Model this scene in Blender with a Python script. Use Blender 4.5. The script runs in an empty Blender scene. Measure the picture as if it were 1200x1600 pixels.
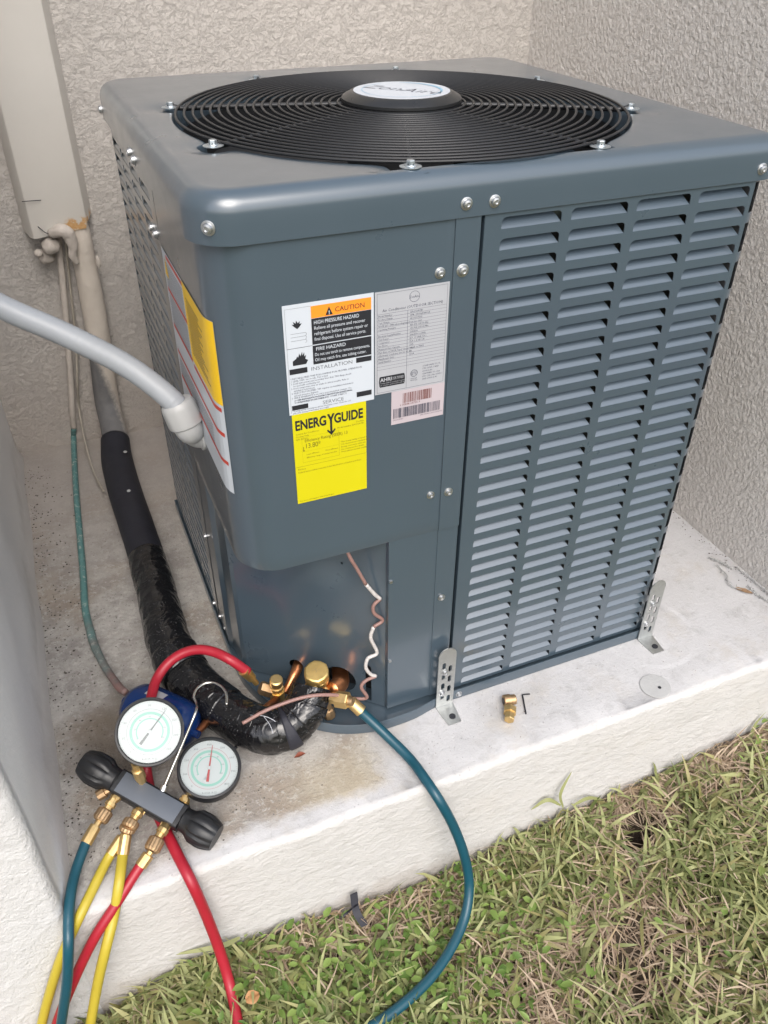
import bpy, math, random
import numpy as np
from mathutils import Vector, Matrix
from mathutils.geometry import tessellate_polygon
random.seed(7); rng = np.random.default_rng(7)
PI = math.pi; R = math.radians
sc = bpy.context.scene
COL = sc.collection

# ------------------------------------------------------------------ camera
cd = bpy.data.cameras.new('camera'); cam = bpy.data.objects.new('camera', cd); COL.objects.link(cam)
cd.sensor_fit = 'VERTICAL'; cd.sensor_height = 36; cd.sensor_width = 36; cd.lens = 28.762
cd.clip_start = 0.02; cd.clip_end = 2000
cam.matrix_world = Matrix(((0.92310, 0.22496, -0.31191, -0.1197), (-0.38454, 0.54992, -0.74143, -0.8072),
                           (0.00474, 0.80435, 0.59414, 1.0675), (0, 0, 0, 1)))
sc.camera = cam

# ------------------------------------------------------------------ light
SUN_EL, SUN_AZ = R(48), R(190)          # azimuth clockwise from +Y: sun stands in front, a little left
w = bpy.data.worlds.new('World'); sc.world = w; w.use_nodes = True
nt = w.node_tree; nt.nodes.clear()
sky = nt.nodes.new('ShaderNodeTexSky'); sky.sky_type = 'NISHITA'; sky.sun_disc = False
sky.sun_elevation = SUN_EL; sky.sun_rotation = SUN_AZ; sky.air_density = 1.0; sky.dust_density = 4.0; sky.ozone_density = 1.0
hs = nt.nodes.new('ShaderNodeHueSaturation'); hs.inputs['Saturation'].default_value = 0.55
bg = nt.nodes.new('ShaderNodeBackground'); bg.inputs['Strength'].default_value = 0.15
wo = nt.nodes.new('ShaderNodeOutputWorld')
nt.links.new(sky.outputs[0], hs.inputs['Color']); nt.links.new(hs.outputs[0], bg.inputs['Color']); nt.links.new(bg.outputs[0], wo.inputs[0])
sl = bpy.data.lights.new('sun', 'SUN'); so = bpy.data.objects.new('sun', sl); COL.objects.link(so)
sl.energy = 0.7; sl.angle = R(42); sl.color = (1.0, 0.975, 0.945)
d = Vector((math.sin(SUN_AZ) * math.cos(SUN_EL), math.cos(SUN_AZ) * math.cos(SUN_EL), math.sin(SUN_EL)))
so.rotation_euler = d.to_track_quat('Z', 'Y').to_euler()
vs = sc.view_settings; vs.view_transform = 'Standard'; vs.look = 'None'; vs.gamma = 1; vs.use_curve_mapping = False
vs.exposure = 0.90

# ------------------------------------------------------------------ materials
class N:
    def __init__(s, name, world=False):
        s.m = bpy.data.materials.new(name); s.m.use_nodes = True; s.t = s.m.node_tree
        s.b = s.t.nodes['Principled BSDF']; s.tc = s.t.nodes.new('ShaderNodeTexCoord'); s.co = s.t.nodes.new('ShaderNodeNewGeometry').outputs['Position'] if world else s.tc.outputs['Object']
    def new(s, k, **kw):
        n = s.t.nodes.new('ShaderNode' + k)
        for a, v in kw.items(): setattr(n, a, v)
        return n
    def put(s, sock, v):
        if isinstance(v, bpy.types.NodeSocket): s.t.links.new(v, sock)
        else: sock.default_value = v
    def noise(s, scale, detail=4, rough=.55, dist=0, co=None, out='Fac'):
        n = s.new('TexNoise'); s.put(n.inputs['Vector'], co or s.co); n.inputs['Scale'].default_value = scale
        n.inputs['Detail'].default_value = detail; n.inputs['Roughness'].default_value = rough; n.inputs['Distortion'].default_value = dist
        return n.outputs[out]
    def voro(s, scale, feat='F1', co=None, rnd=1):
        n = s.new('TexVoronoi', feature=feat); s.put(n.inputs['Vector'], co or s.co); n.inputs['Scale'].default_value = scale
        n.inputs['Randomness'].default_value = rnd
        return n.outputs['Distance']
    def scaled(s, v, co=None):
        n = s.new('Mapping'); s.put(n.inputs['Vector'], co or s.co); n.inputs['Scale'].default_value = v; return n.outputs[0]
    def rng(s, v, a, b, c=0., d=1.):
        n = s.new('MapRange'); n.interpolation_type = 'SMOOTHSTEP'; s.put(n.inputs[0], v)
        for i, x in enumerate((a, b, c, d)): n.inputs[i + 1].default_value = x
        return n.outputs[0]
    def math(s, op, a, b=0., c=None):
        n = s.new('Math', operation=op); s.put(n.inputs[0], a); s.put(n.inputs[1], b)
        if c is not None: s.put(n.inputs[2], c)
        return n.outputs[0]
    def mix(s, f, a, b, mode='MIX'):
        n = s.new('Mix', data_type='RGBA', blend_type=mode); s.put(n.inputs[0], f)
        for i, x in ((6, a), (7, b)): s.put(n.inputs[i], x if isinstance(x, bpy.types.NodeSocket) else (*x, 1))
        return n.outputs[2]
    def xyz(s):
        n = s.new('SeparateXYZ'); s.put(n.inputs[0], s.co); return n.outputs
    def bump(s, h, dist=.002, strength=1., nrm=None):
        n = s.new('Bump'); s.put(n.inputs['Height'], h); n.inputs['Distance'].default_value = dist
        n.inputs['Strength'].default_value = strength
        if nrm: s.put(n.inputs['Normal'], nrm)
        s.t.links.new(n.outputs[0], s.b.inputs['Normal']); return n.outputs[0]
    def fin(s, col=None, rough=None, metal=None, spec=None):
        if col is not None: s.put(s.b.inputs['Base Color'], col if isinstance(col, bpy.types.NodeSocket) else (*col, 1))
        if rough is not None: s.put(s.b.inputs['Roughness'], rough)
        if metal is not None: s.b.inputs['Metallic'].default_value = metal
        if spec is not None: s.b.inputs['Specular IOR Level'].default_value = spec
        return s.m

def plain(name, col, rough=.5, metal=0., var=.12, vs_=40, bump=0., bs=200, spec=.5):
    n = N(name); f = n.noise(vs_, 4)
    c = n.mix(f, tuple(x * (1 - var) for x in col), tuple(min(1, x * (1 + var)) for x in col))
    if bump: n.bump(n.noise(bs, 5, .6), bump)
    r = n.math('ADD', n.math('MULTIPLY', n.noise(vs_ * 2, 3), .15), rough - .07)
    return n.fin(c, r, metal, spec)

M = {}
# painted sheet metal of the unit: faint orange peel, dust film
n = N('grey_blue_paint')
c = n.mix(n.noise(6, 3), (.049, .071, .092), (.056, .081, .104))
c = n.mix(n.math('MULTIPLY', n.rng(n.noise(60, 6, .7), .66, .84), .05), c, (.22, .22, .22))
n.bump(n.math('ADD', n.noise(4.5, 2), n.math('MULTIPLY', n.noise(600, 2), .012)), .0028, .8)
n.b.inputs['Coat Weight'].default_value = .9; n.b.inputs['Coat Roughness'].default_value = .17; n.b.inputs['Coat IOR'].default_value = 1.62
M['paint'] = n.fin(c, n.math('ADD', n.math('MULTIPLY', n.noise(9, 6, .65), .22), .20), 0, .55)
n = N('grey_blue_paint_lit')  # same cabinet paint, coloured lighter for the skylight the blades catch
n.b.inputs['Coat Weight'].default_value = .9; n.b.inputs['Coat Roughness'].default_value = .22; n.b.inputs['Coat IOR'].default_value = 1.9
M['louver'] = n.fin((.068, .094, .120), .3, 0, .6)
M['dark'] = plain('dark_interior', (.012, .013, .015), .7)
M['coil'] = plain('coil_fins', (.035, .037, .04), .5, .3)
M['wire'] = plain('black_wire', (.013, .014, .016), .42, 0, .2, 60)
M['blackp'] = plain('black_plastic', (.012, .0125, .014), .42, 0, .25, 50, .0002, 300)
M['hub'] = plain('hub_plastic', (.018, .019, .020), .30)
M['zinc'] = plain('zinc_screw', (.58, .59, .60), .36, 1., .15, 300)
M['galv'] = plain('galvanised_steel', (.50, .51, .50), .38, .9, .18, 160, .0001, 500)
M['washer'] = plain('bolt_steel', (.50, .55, .58), .35, .9, .2, 200)
M['brass'] = plain('brass', (.70, .51, .24), .46, 1., .2, 150, .0001, 700)
M['brassold'] = plain('tarnished_brass', (.48, .33, .19), .50, 1., .3, 200, .0002, 500)
M['goldbrass'] = plain('service_valve_brass', (.78, .56, .22), .46, 1., .12, 120, .0001, 700)
M['copper'] = plain('copper', (.74, .31, .14), .36, 1., .25, 90, .0002, 400)
M['copperbr'] = plain('heated_copper', (.33, .13, .06), .36, .9, .35, 70, .0002, 400)
M['red'] = plain('red_rubber', (.33, .012, .026), .40, 0, .12, 30, .0001, 600)
M['yellow'] = plain('yellow_rubber', (.44, .345, .035), .42, 0, .10, 30, .0001, 600)
M['teal'] = plain('teal_rubber', (.006, .060, .088), .34, 0, .15, 30, .0001, 600)
M['blue'] = plain('blue_enamel', (.004, .024, .11), .22, 0, .15, 40, .0001, 300)
M['white'] = plain('white_label', (.50, .535, .58), .38, 0, .02)
M['silver'] = plain('silver_label', (.42, .43, .46), .36, .15, .03)
M['pink'] = plain('pale_label', (.48, .42, .45), .36, .1, .03)
M['yel'] = plain('yellow_label', (.54, .485, .004), .42, 0, .02)
M['ylw2'] = plain('warning_yellow', (.80, .50, .010), .42, 0, .05)
M['orange'] = plain('orange_print', (.85, .26, .02), .45, 0, .02)
M['ink'] = plain('black_ink', (.014, .015, .02), .5, 0, .05)
M['grey'] = plain('grey_ink', (.045, .05, .075), .5)
M['olive'] = plain('faint_ink', (.13, .11, .01), .5)
M['brownink'] = plain('brown_ink', (.16, .055, .045), .5)
M['redink'] = plain('red_print', (.50, .05, .03), .5)
M['pvc'] = plain('white_pvc', (.37, .375, .375), .38, 0, .06, 30, .0002, 120)
M['conduit'] = plain('grey_white_conduit', (.30, .32, .345), .42, 0, .08, 25, .0002, 150)
M['chrome'] = plain('wire_hook', (.62, .61, .56), .22, 1., .1, 80)
M['mang'] = plain('manifold_face', (.105, .118, .14), .38, .3, .06, 60)
M['dial'] = plain('dial_white', (.42, .44, .44), .4, 0, .03, 30)
M['green'] = plain('dial_green', (.22, .40, .34), .45, 0, .04)
M['needle'] = plain('needle_grey', (.14, .15, .15), .4, 0, .05)
M['rneedle'] = plain('needle_red', (.36, .07, .07), .4, 0, .05)
M['logoblue'] = plain('logo_blue', (.22, .42, .56), .4, 0, .05)
M['foam'] = plain('black_foam', (.013, .0135, .021), .62, 0, .3, 25, .0006, 200)
M['wiresheath'] = plain('brown_wire', (.26, .15, .13), .45, 0, .25, 120, .0002, 400)
M['wirewhite'] = plain('paint_splashed_wire', (.50, .47, .45), .45, 0, .45, 260, .0002, 400)
M['beigewire'] = plain('beige_wire', (.40, .36, .30), .5, 0, .2, 60)
M['leaf'] = plain('dry_leaf', (.20, .05, .025), .6, 0, .4, 300)
M['tan'] = plain('tan_leaf', (.24, .15, .085), .7, 0, .4, 150)

# crinkled shiny tape
n = N('black_tape')
h = n.math('ADD', n.math('MULTIPLY', n.noise(24, 2, .5, 1.6), 1.), n.math('MULTIPLY', n.voro(55, 'F1'), .35))
n.bump(h, .0060, .8)
c = n.mix(n.rng(n.noise(300, 3), .62, .72), (.007, .007, .008), (.10, .10, .10))
M['tape'] = n.fin(c, n.math('ADD', n.math('MULTIPLY', n.noise(30, 4), .28), .04), 0, .6)
# dial glass
n = N('dial_glass'); gl = n.new('BsdfGlossy'); gl.inputs['Roughness'].default_value = .03; tr = n.new('BsdfTransparent')
tr.inputs[0].default_value = (.96, .98, .98, 1)
fr = n.new('Fresnel'); fr.inputs[0].default_value = 1.22; mx = n.new('MixShader')
n.t.links.new(fr.outputs[0], mx.inputs[0]); n.t.links.new(tr.outputs[0], mx.inputs[1]); n.t.links.new(gl.outputs[0], mx.inputs[2])
n.t.links.new(mx.outputs[0], n.t.nodes['Material Output'].inputs[0]); M['glass'] = n.m

# skip-trowel stucco of the back wall
n = N('back_stucco'); a = n.noise(52, 6, .62, .3); fine = n.noise(260, 4, .6)
crack = n.rng(n.math('ABSOLUTE', n.math('SUBTRACT', n.noise(85, 6, .68, .4, n.scaled((.7, .7, 1.2))), .5)), 0, .022)
h = n.math('ADD', n.math('ADD', n.math('MULTIPLY', n.rng(a, .38, .62), 1.), n.math('MULTIPLY', crack, .55)), n.math('MULTIPLY', fine, .22))
n.bump(h, .0026, .65)
c = n.mix(n.noise(3, 4), (.455, .425, .395), (.52, .487, .45)); c = n.mix(n.math('MULTIPLY', n.rng(n.noise(130, 5, .7), .58, .75), .35), c, (.34, .30, .26))
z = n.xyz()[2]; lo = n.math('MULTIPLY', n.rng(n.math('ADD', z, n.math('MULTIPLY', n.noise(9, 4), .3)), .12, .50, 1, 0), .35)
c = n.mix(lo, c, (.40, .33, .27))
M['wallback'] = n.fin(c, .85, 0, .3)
# coarse sprayed stucco of the right wall
n = N('right_stucco'); v = n.scaled((1, 1, .85)); a = n.noise(125, 5, .62, .2, v); b = n.voro(170, 'SMOOTH_F1', v)
h = n.math('SUBTRACT', n.rng(a, .34, .68), n.math('MULTIPLY', b, .35)); n.bump(h, .0048, .75)
c = n.mix(n.noise(4, 4), (.74, .70, .655), (.79, .75, .705)); c = n.mix(n.math('MULTIPLY', n.rng(n.noise(110, 4), .35, .6, 1, 0), .30), c, (.36, .31, .26))
z = n.xyz()[2]; lo = n.rng(n.math('ADD', z, n.math('MULTIPLY', n.noise(7, 4), .22)), .16, .42, 1, 0)
c = n.mix(n.math('MULTIPLY', lo, .6), c, (.62, .59, .565))
M['wallright'] = n.fin(c, .85, 0, .3)
# smoother painted stucco of the left wall
n = N('left_stucco'); a = n.noise(34, 5, .6, .8); fine = n.noise(190, 4, .6)
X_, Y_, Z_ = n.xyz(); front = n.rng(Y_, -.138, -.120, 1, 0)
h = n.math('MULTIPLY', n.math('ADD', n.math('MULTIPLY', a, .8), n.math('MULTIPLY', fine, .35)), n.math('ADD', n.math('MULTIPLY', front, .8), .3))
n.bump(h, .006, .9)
c = n.mix(n.noise(4, 5), (.78, .765, .75), (.82, .805, .79)); c = n.mix(n.math('MULTIPLY', front, .75), c, (.47, .465, .46))  # same paint all round; front face coloured darker to balance the light
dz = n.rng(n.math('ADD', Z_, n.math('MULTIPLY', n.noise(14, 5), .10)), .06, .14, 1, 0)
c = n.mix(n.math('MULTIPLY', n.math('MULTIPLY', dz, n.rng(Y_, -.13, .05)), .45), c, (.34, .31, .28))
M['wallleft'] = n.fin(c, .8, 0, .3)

# pad: bare grimy mortar at the left, white paint on the right and along the edge
n = N('painted_concrete'); X_, Y_, Z_ = n.xyz()
warp = n.math('MULTIPLY', n.math('SUBTRACT', n.noise(14, 6, .65), .5), .16)
lim = n.math('ADD', n.math('ADD', X_, warp), n.math('MULTIPLY', n.math('SUBTRACT', n.noise(3, 3), .5), .10))
bareX = n.rng(lim, .17, .215, 1, 0)
bareY = n.rng(n.math('ADD', Y_, n.math('MULTIPLY', warp, .35)), -.128, -.100)
bare = n.math('MULTIPLY', bareX, bareY)
paint = n.mix(n.noise(5, 5), (.42, .416, .418), (.52, .515, .518))
paint = n.mix(n.math('MULTIPLY', n.rng(n.noise(7, 7, .72), .50, .68), .5), paint, (.42, .385, .34))
paint = n.mix(n.math('MULTIPLY', n.rng(n.noise(22, 7, .75), .50, .66), .42), paint, (.31, .30, .295))
paint = n.mix(n.math('MULTIPLY', n.rng(n.noise(46, 5, .7), .60, .68), .5), paint, (.56, .555, .55))
pore = n.math('MULTIPLY', n.rng(n.voro(150), .07, .12, 1, 0), n.rng(n.noise(9, 3), .46, .56)); paint = n.mix(n.math('MULTIPLY', pore, .55), paint, (.20, .19, .18))
speck = n.rng(n.noise(120, 3), .70, .76); paint = n.mix(n.math('MULTIPLY', speck, .45), paint, (.25, .24, .25))
rx = n.math('SUBTRACT', X_, .745); ry = n.math('SUBTRACT', Y_, .0)
rr = n.math('SQRT', n.math('ADD', n.math('MULTIPLY', rx, rx), n.math('MULTIPLY', ry, ry)))
ring = n.math('MULTIPLY', n.rng(n.math('ABSOLUTE', n.math('SUBTRACT', n.math('ADD', rr, n.math('MULTIPLY', warp, .05)), .086)), .002, .007, 1, 0), n.rng(n.noise(14, 3), .40, .58))
paint = n.mix(n.math('MULTIPLY', ring, .38), paint, (.62, .62, .63))
mort = n.mix(n.rng(n.noise(16, 7, .7), .35, .65), (.30, .28, .26), (.47, .45, .42))
mort = n.mix(n.math('MULTIPLY', n.rng(n.noise(5, 5), .48, .66), .55), mort, (.30, .225, .15))
mort = n.mix(n.math('MULTIPLY', n.rng(n.noise(75, 6, .75), .52, .62), .6), mort, (.56, .54, .51))
mort = n.mix(n.math('MULTIPLY', n.rng(n.noise(130, 5, .7), .56, .66), .5), mort, (.16, .15, .14))
grit = n.rng(n.voro(95), .10, .16, 1, 0)
grit = n.math('MULTIPLY', grit, n.rng(n.noise(6, 3), .45, .6)); grit = n.math('MULTIPLY', grit, n.rng(X_, -.02, .08, 1, 0))
mort = n.mix(n.math('MULTIPLY', grit, .8), mort, (.06, .055, .05))
tan = n.math('MULTIPLY', n.rng(n.math('ABSOLUTE', n.math('SUBTRACT', X_, .12)), .02, .12, 1, 0), n.rng(Y_, -.09, .02, 1, 0))
mort = n.mix(n.math('MULTIPLY', tan, .6), mort, (.47, .40, .28))
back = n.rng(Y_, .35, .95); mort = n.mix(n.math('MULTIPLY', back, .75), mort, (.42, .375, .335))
wet = n.math('SQRT', n.math('ADD', n.math('POWER', n.math('SUBTRACT', X_, -.16), 2), n.math('POWER', n.math('SUBTRACT', Y_, .13), 2)))
wet = n.rng(n.math('ADD', wet, n.math('MULTIPLY', warp, .6)), .05, .13, 1, 0)
mort = n.mix(n.math('MULTIPLY', wet, .7), mort, (.13, .105, .08))
vfront = n.rng(Y_, -.146, -.132, 1, 0)
paint = n.mix(n.math('MULTIPLY', vfront, .65), paint, (.56, .54, .515))
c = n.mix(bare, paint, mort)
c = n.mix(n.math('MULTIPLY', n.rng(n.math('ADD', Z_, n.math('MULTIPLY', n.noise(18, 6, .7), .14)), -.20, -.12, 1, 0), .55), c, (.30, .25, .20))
strokes = n.noise(60, 5, .65, .4, n.scaled((.75, 1, 1.15)))
h = n.math('ADD', n.math('MULTIPLY', strokes, n.math('ADD', n.math('MULTIPLY', vfront, .75), .25)),
           n.math('MULTIPLY', n.math('MULTIPLY', n.noise(150, 6, .75), n.math('ADD', n.math('MULTIPLY', bare, .65), .35)), .9))
n.bump(n.math('SUBTRACT', h, n.math('MULTIPLY', pore, .3)), .0042, .95)
M['pad'] = n.fin(c, .78, 0, .3)

n = N('soil'); c = n.mix(n.noise(30, 6, .7), (.05, .036, .025), (.15, .11, .075)); n.bump(n.noise(90, 6, .7), .012)
M['soil'] = n.fin(c, .95)
n = N('lawn_far'); c = n.mix(n.noise(8, 8, .7), (.055, .085, .022), (.14, .13, .06)); n.bump(n.noise(60, 6, .7), .02); M['lawnfar'] = n.fin(c, .95)
# beige painted sheet metal with rust near its lower edge
n = N('cover_paint', True); X_, Y_, Z_ = n.xyz(); c = n.mix(n.noise(5, 4), (.50, .475, .43), (.56, .53, .485))
ru = n.math('MULTIPLY', n.rng(n.math('ADD', Z_, n.math('MULTIPLY', n.noise(40, 5), .05)), .568, .580, 1, 0), n.rng(n.math('ADD', X_, n.math('MULTIPLY', n.noise(60, 4), .03)), -.070, -.050))
ru = n.math('MULTIPLY', ru, n.rng(n.noise(70, 5), .40, .52))
c = n.mix(ru, c, n.mix(n.noise(160, 3), (.42, .19, .05), (.58, .40, .20))); n.bump(n.noise(60, 4), .0008)
M['cover'] = n.fin(c, .55)
M['putty'] = plain('painted_putty', (.50, .45, .40), .75, 0, .12, 60, .003, 70)
# painted suction sleeve that fades to bare grey at its lower left
n = N('painted_sleeve', True); X_, Y_, Z_ = n.xyz()
f = n.rng(n.math('ADD', n.math('ADD', Z_, n.math('MULTIPLY', X_, 5.5)), n.math('MULTIPLY', n.math('SUBTRACT', n.noise(90, 5, .7), .5), .12)), -.17, -.05, 1, 0)
c = n.mix(n.noise(12, 4), (.52, .465, .40), (.60, .54, .47)); c = n.mix(f, c, n.mix(n.noise(40, 4), (.10, .10, .105), (.19, .185, .18)))
n.bump(n.noise(45, 5, .6), .003); M['sleeve'] = n.fin(c, .75)
# corroded liquid line: turquoise patina and red-brown blotches nearer the front
n = N('patina_copper', True); X_, Y_, Z_ = n.xyz(); c = n.mix(n.noise(60, 5), (.035, .14, .145), (.16, .30, .28))
c = n.mix(n.rng(n.noise(90, 5, .7), .56, .64), c, (.34, .40, .37))
c = n.mix(n.rng(n.math('ADD', Y_, n.math('MULTIPLY', n.noise(30, 4), .3)), .30, .62, 1, 0), c, n.mix(n.noise(70, 4), (.09, .10, .10), (.30, .13, .11)))
n.bump(n.noise(120, 5), .001); M['patina'] = n.fin(c, .6)
def leafmat(name, c1, c2, rough=.5):
    n = N(name); at = n.new('Attribute', attribute_name='tint'); sep = n.new('SeparateXYZ'); n.put(sep.inputs[0], at.outputs['Vector'])
    c = n.mix(sep.outputs[0], c1, c2); c = n.mix(n.math('MULTIPLY', sep.outputs[1], .55), c, (.30, .22, .09))
    n.b.inputs['Subsurface Weight'].default_value = 0
    m = n.fin(c, rough, 0, .35)
    tl = n.new('BsdfTranslucent'); n.put(tl.inputs[0], c); mx = n.new('MixShader'); mx.inputs[0].default_value = .22
    n.t.links.new(n.b.outputs[0], mx.inputs[1]); n.t.links.new(tl.outputs[0], mx.inputs[2]); n.t.links.new(mx.outputs[0], n.t.nodes['Material Output'].inputs[0])
    return m
M['grass'] = leafmat('grass_blade', (.12, .15, .045), (.40, .41, .19))
M['straw'] = leafmat('dry_straw', (.29, .205, .145), (.56, .45, .33), .7)
M['clover'] = leafmat('broad_leaf', (.085, .155, .030), (.24, .33, .085), .45)

# ------------------------------------------------------------------ object helpers
WL = {}
def link(name, me, mat, parent=None, smooth=False, loc=(0, 0, 0)):
    """mesh given in world coordinates (minus loc); children are shifted by the root's location"""
    o = bpy.data.objects.new(name, me); COL.objects.link(o)
    if mat is not None:
        for m in (mat if isinstance(mat, (list, tuple)) else [mat]): me.materials.append(m)
    if smooth is True:
        me.polygons.foreach_set('use_smooth', [True] * len(me.polygons))
    elif smooth:
        me.polygons.foreach_set('use_smooth', [True] * len(me.polygons)); me.set_sharp_from_angle(angle=R(smooth))
    place(o, parent, loc); return o
def place(o, parent, loc=(0, 0, 0)):
    L = Vector(loc); WL[o.name] = L
    if parent: o.parent = parent; o.location = L - WL[parent.name]
    else: o.location = L
def mesh(name, v, f, mat, parent=None, smooth=False, loc=(0, 0, 0)):
    me = bpy.data.meshes.new(name); L = Vector(loc)
    me.from_pydata([tuple(Vector(p) - L) for p in v], [], [tuple(x) for x in f]); me.update()
    return link(name, me, mat, parent, smooth, loc)
def tag(o, label, cat, group=None):
    o['label'] = label; o['category'] = cat
    if group: o['group'] = group
    return o
def thing(name, loc, label, cat, group=None):
    o = bpy.data.objects.new(name, None); COL.objects.link(o); o.empty_display_size = .05
    o.location = loc; WL[o.name] = Vector(loc); return tag(o, label, cat, group)
def structure(o, label=None):
    o['kind'] = 'structure'
    if label: o['label'] = label
    return o
def boxvf(x0, x1, y0, y1, z0, z1):
    v = [(x, y, z) for z in (z0, z1) for y in (y0, y1) for x in (x0, x1)]
    return v, [(0, 2, 3, 1), (4, 5, 7, 6), (0, 1, 5, 4), (2, 6, 7, 3), (0, 4, 6, 2), (1, 3, 7, 5)]
def join(*vfs):
    V = []; F = []
    for v, f in vfs:
        k = len(V); V += list(v); F += [tuple(i + k for i in q) for q in f]
    return V, F
def xf(vf, m): return [tuple(m @ Vector(p)) for p in vf[0]], vf[1]
def frame(o, zdir, xdir=None):
    z = Vector(zdir).normalized(); x = Vector(xdir) if xdir is not None else (Vector((1, 0, 0)) if abs(z.x) < .9 else Vector((0, 1, 0)))
    x = (x - z * x.dot(z)).normalized(); y = z.cross(x); m = Matrix((x, y, z)).transposed().to_4x4(); m.translation = Vector(o); return m
def lathe(prof, seg=24, mod=None):
    """prof: (r, z) list; closes at r==0 ends"""
    V = []; F = []
    for j, (r, z) in enumerate(prof):
        for i in range(seg):
            a = 2 * PI * i / seg; rr = r * (mod(a, j) if mod else 1); V.append((rr * math.cos(a), rr * math.sin(a), z))
    for j in range(len(prof) - 1):
        for i in range(seg):
            k = (i + 1) % seg; F.append((j * seg + i, j * seg + k, (j + 1) * seg + k, (j + 1) * seg + i))
    F.append(tuple(range(seg - 1, -1, -1))); F.append(tuple((len(prof) - 1) * seg + i for i in range(seg)))
    return V, F
def catmull(P, n):
    P = [Vector(p) for p in P]; Q = [P[0] * 2 - P[1]] + P + [P[-1] * 2 - P[-2]]; out = []
    for i in range(1, len(Q) - 2):
        for k in range(n):
            t = k / n; a, b, c_, d_ = Q[i - 1], Q[i], Q[i + 1], Q[i + 2]
            out.append(.5 * (2 * b + (c_ - a) * t + (2 * a - 5 * b + 4 * c_ - d_) * t * t + (3 * b - a - 3 * c_ + d_) * t ** 3))
    out.append(P[-1]); return out
def tube(P, r, seg=12, sub=6, rf=None, mod=None):
    """swept tube through P; r radius or list per control point; rf(s in 0..1, arclength) multiplies; mod(angle, s)"""
    pts = catmull(P, sub) if sub > 1 else [Vector(p) for p in P]
    n = len(pts)
    if isinstance(r, (list, tuple)):
        rr = [r[min(len(r) - 1, int(i / sub))] * (1 - (i / sub) % 1) + r[min(len(r) - 1, int(i / sub) + 1)] * ((i / sub) % 1) for i in range(n)]
    else: rr = [r] * n
    s = [0.]
    for i in range(1, n): s.append(s[-1] + (pts[i] - pts[i - 1]).length)
    T = [(pts[min(i + 1, n - 1)] - pts[max(i - 1, 0)]).normalized() for i in range(n)]
    u = Vector((0, 0, 1)) if abs(T[0].z) < .9 else Vector((1, 0, 0)); u = (u - T[0] * u.dot(T[0])).normalized()
    V = []; F = []
    for i in range(n):
        if i: u = (u - T[i] * u.dot(T[i])).normalized()
        v = T[i].cross(u); R_ = rr[i] * (rf(s[i] / s[-1], s[i]) if rf else 1)
        for k in range(seg):
            a = 2 * PI * k / seg; q = R_ * (mod(a, s[i]) if mod else 1)
            V.append(tuple(pts[i] + (u * math.cos(a) + v * math.sin(a)) * q))
    for i in range(n - 1):
        for k in range(seg):
            l = (k + 1) % seg; F.append((i * seg + k, i * seg + l, (i + 1) * seg + l, (i + 1) * seg + k))
    F.append(tuple(range(seg - 1, -1, -1))); F.append(tuple((n - 1) * seg + k for k in range(seg)))
    return V, F
def fitting(P, prof, seg=16):
    """turned fitting along the polyline P: prof = (t 0..1, radius) with hard steps"""
    P = [Vector(p) for p in P]; s = [0.]
    for i in range(1, len(P)): s.append(s[-1] + (P[i] - P[i - 1]).length)
    def at(t):
        x = t * s[-1]
        for i in range(1, len(P)):
            if x <= s[i] or i == len(P) - 1:
                k = (x - s[i - 1]) / max(1e-9, s[i] - s[i - 1]); return P[i - 1].lerp(P[i], k)
    return tube([at(t) for t, _ in prof], [r for _, r in prof], seg, 1)
def hexhead(m, r, h, seg=6):
    return xf(lathe([(r * .96, 0), (r, h * .15), (r, h * .75), (r * .82, h), (r * .3, h), (r * .28, h * .8), (.00001, h * .8)], seg), m)
def nz(x, y=0., z=0., s=1.):
    from mathutils import noise
    return noise.noise(Vector((x * s, y * s, z * s)))

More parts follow.
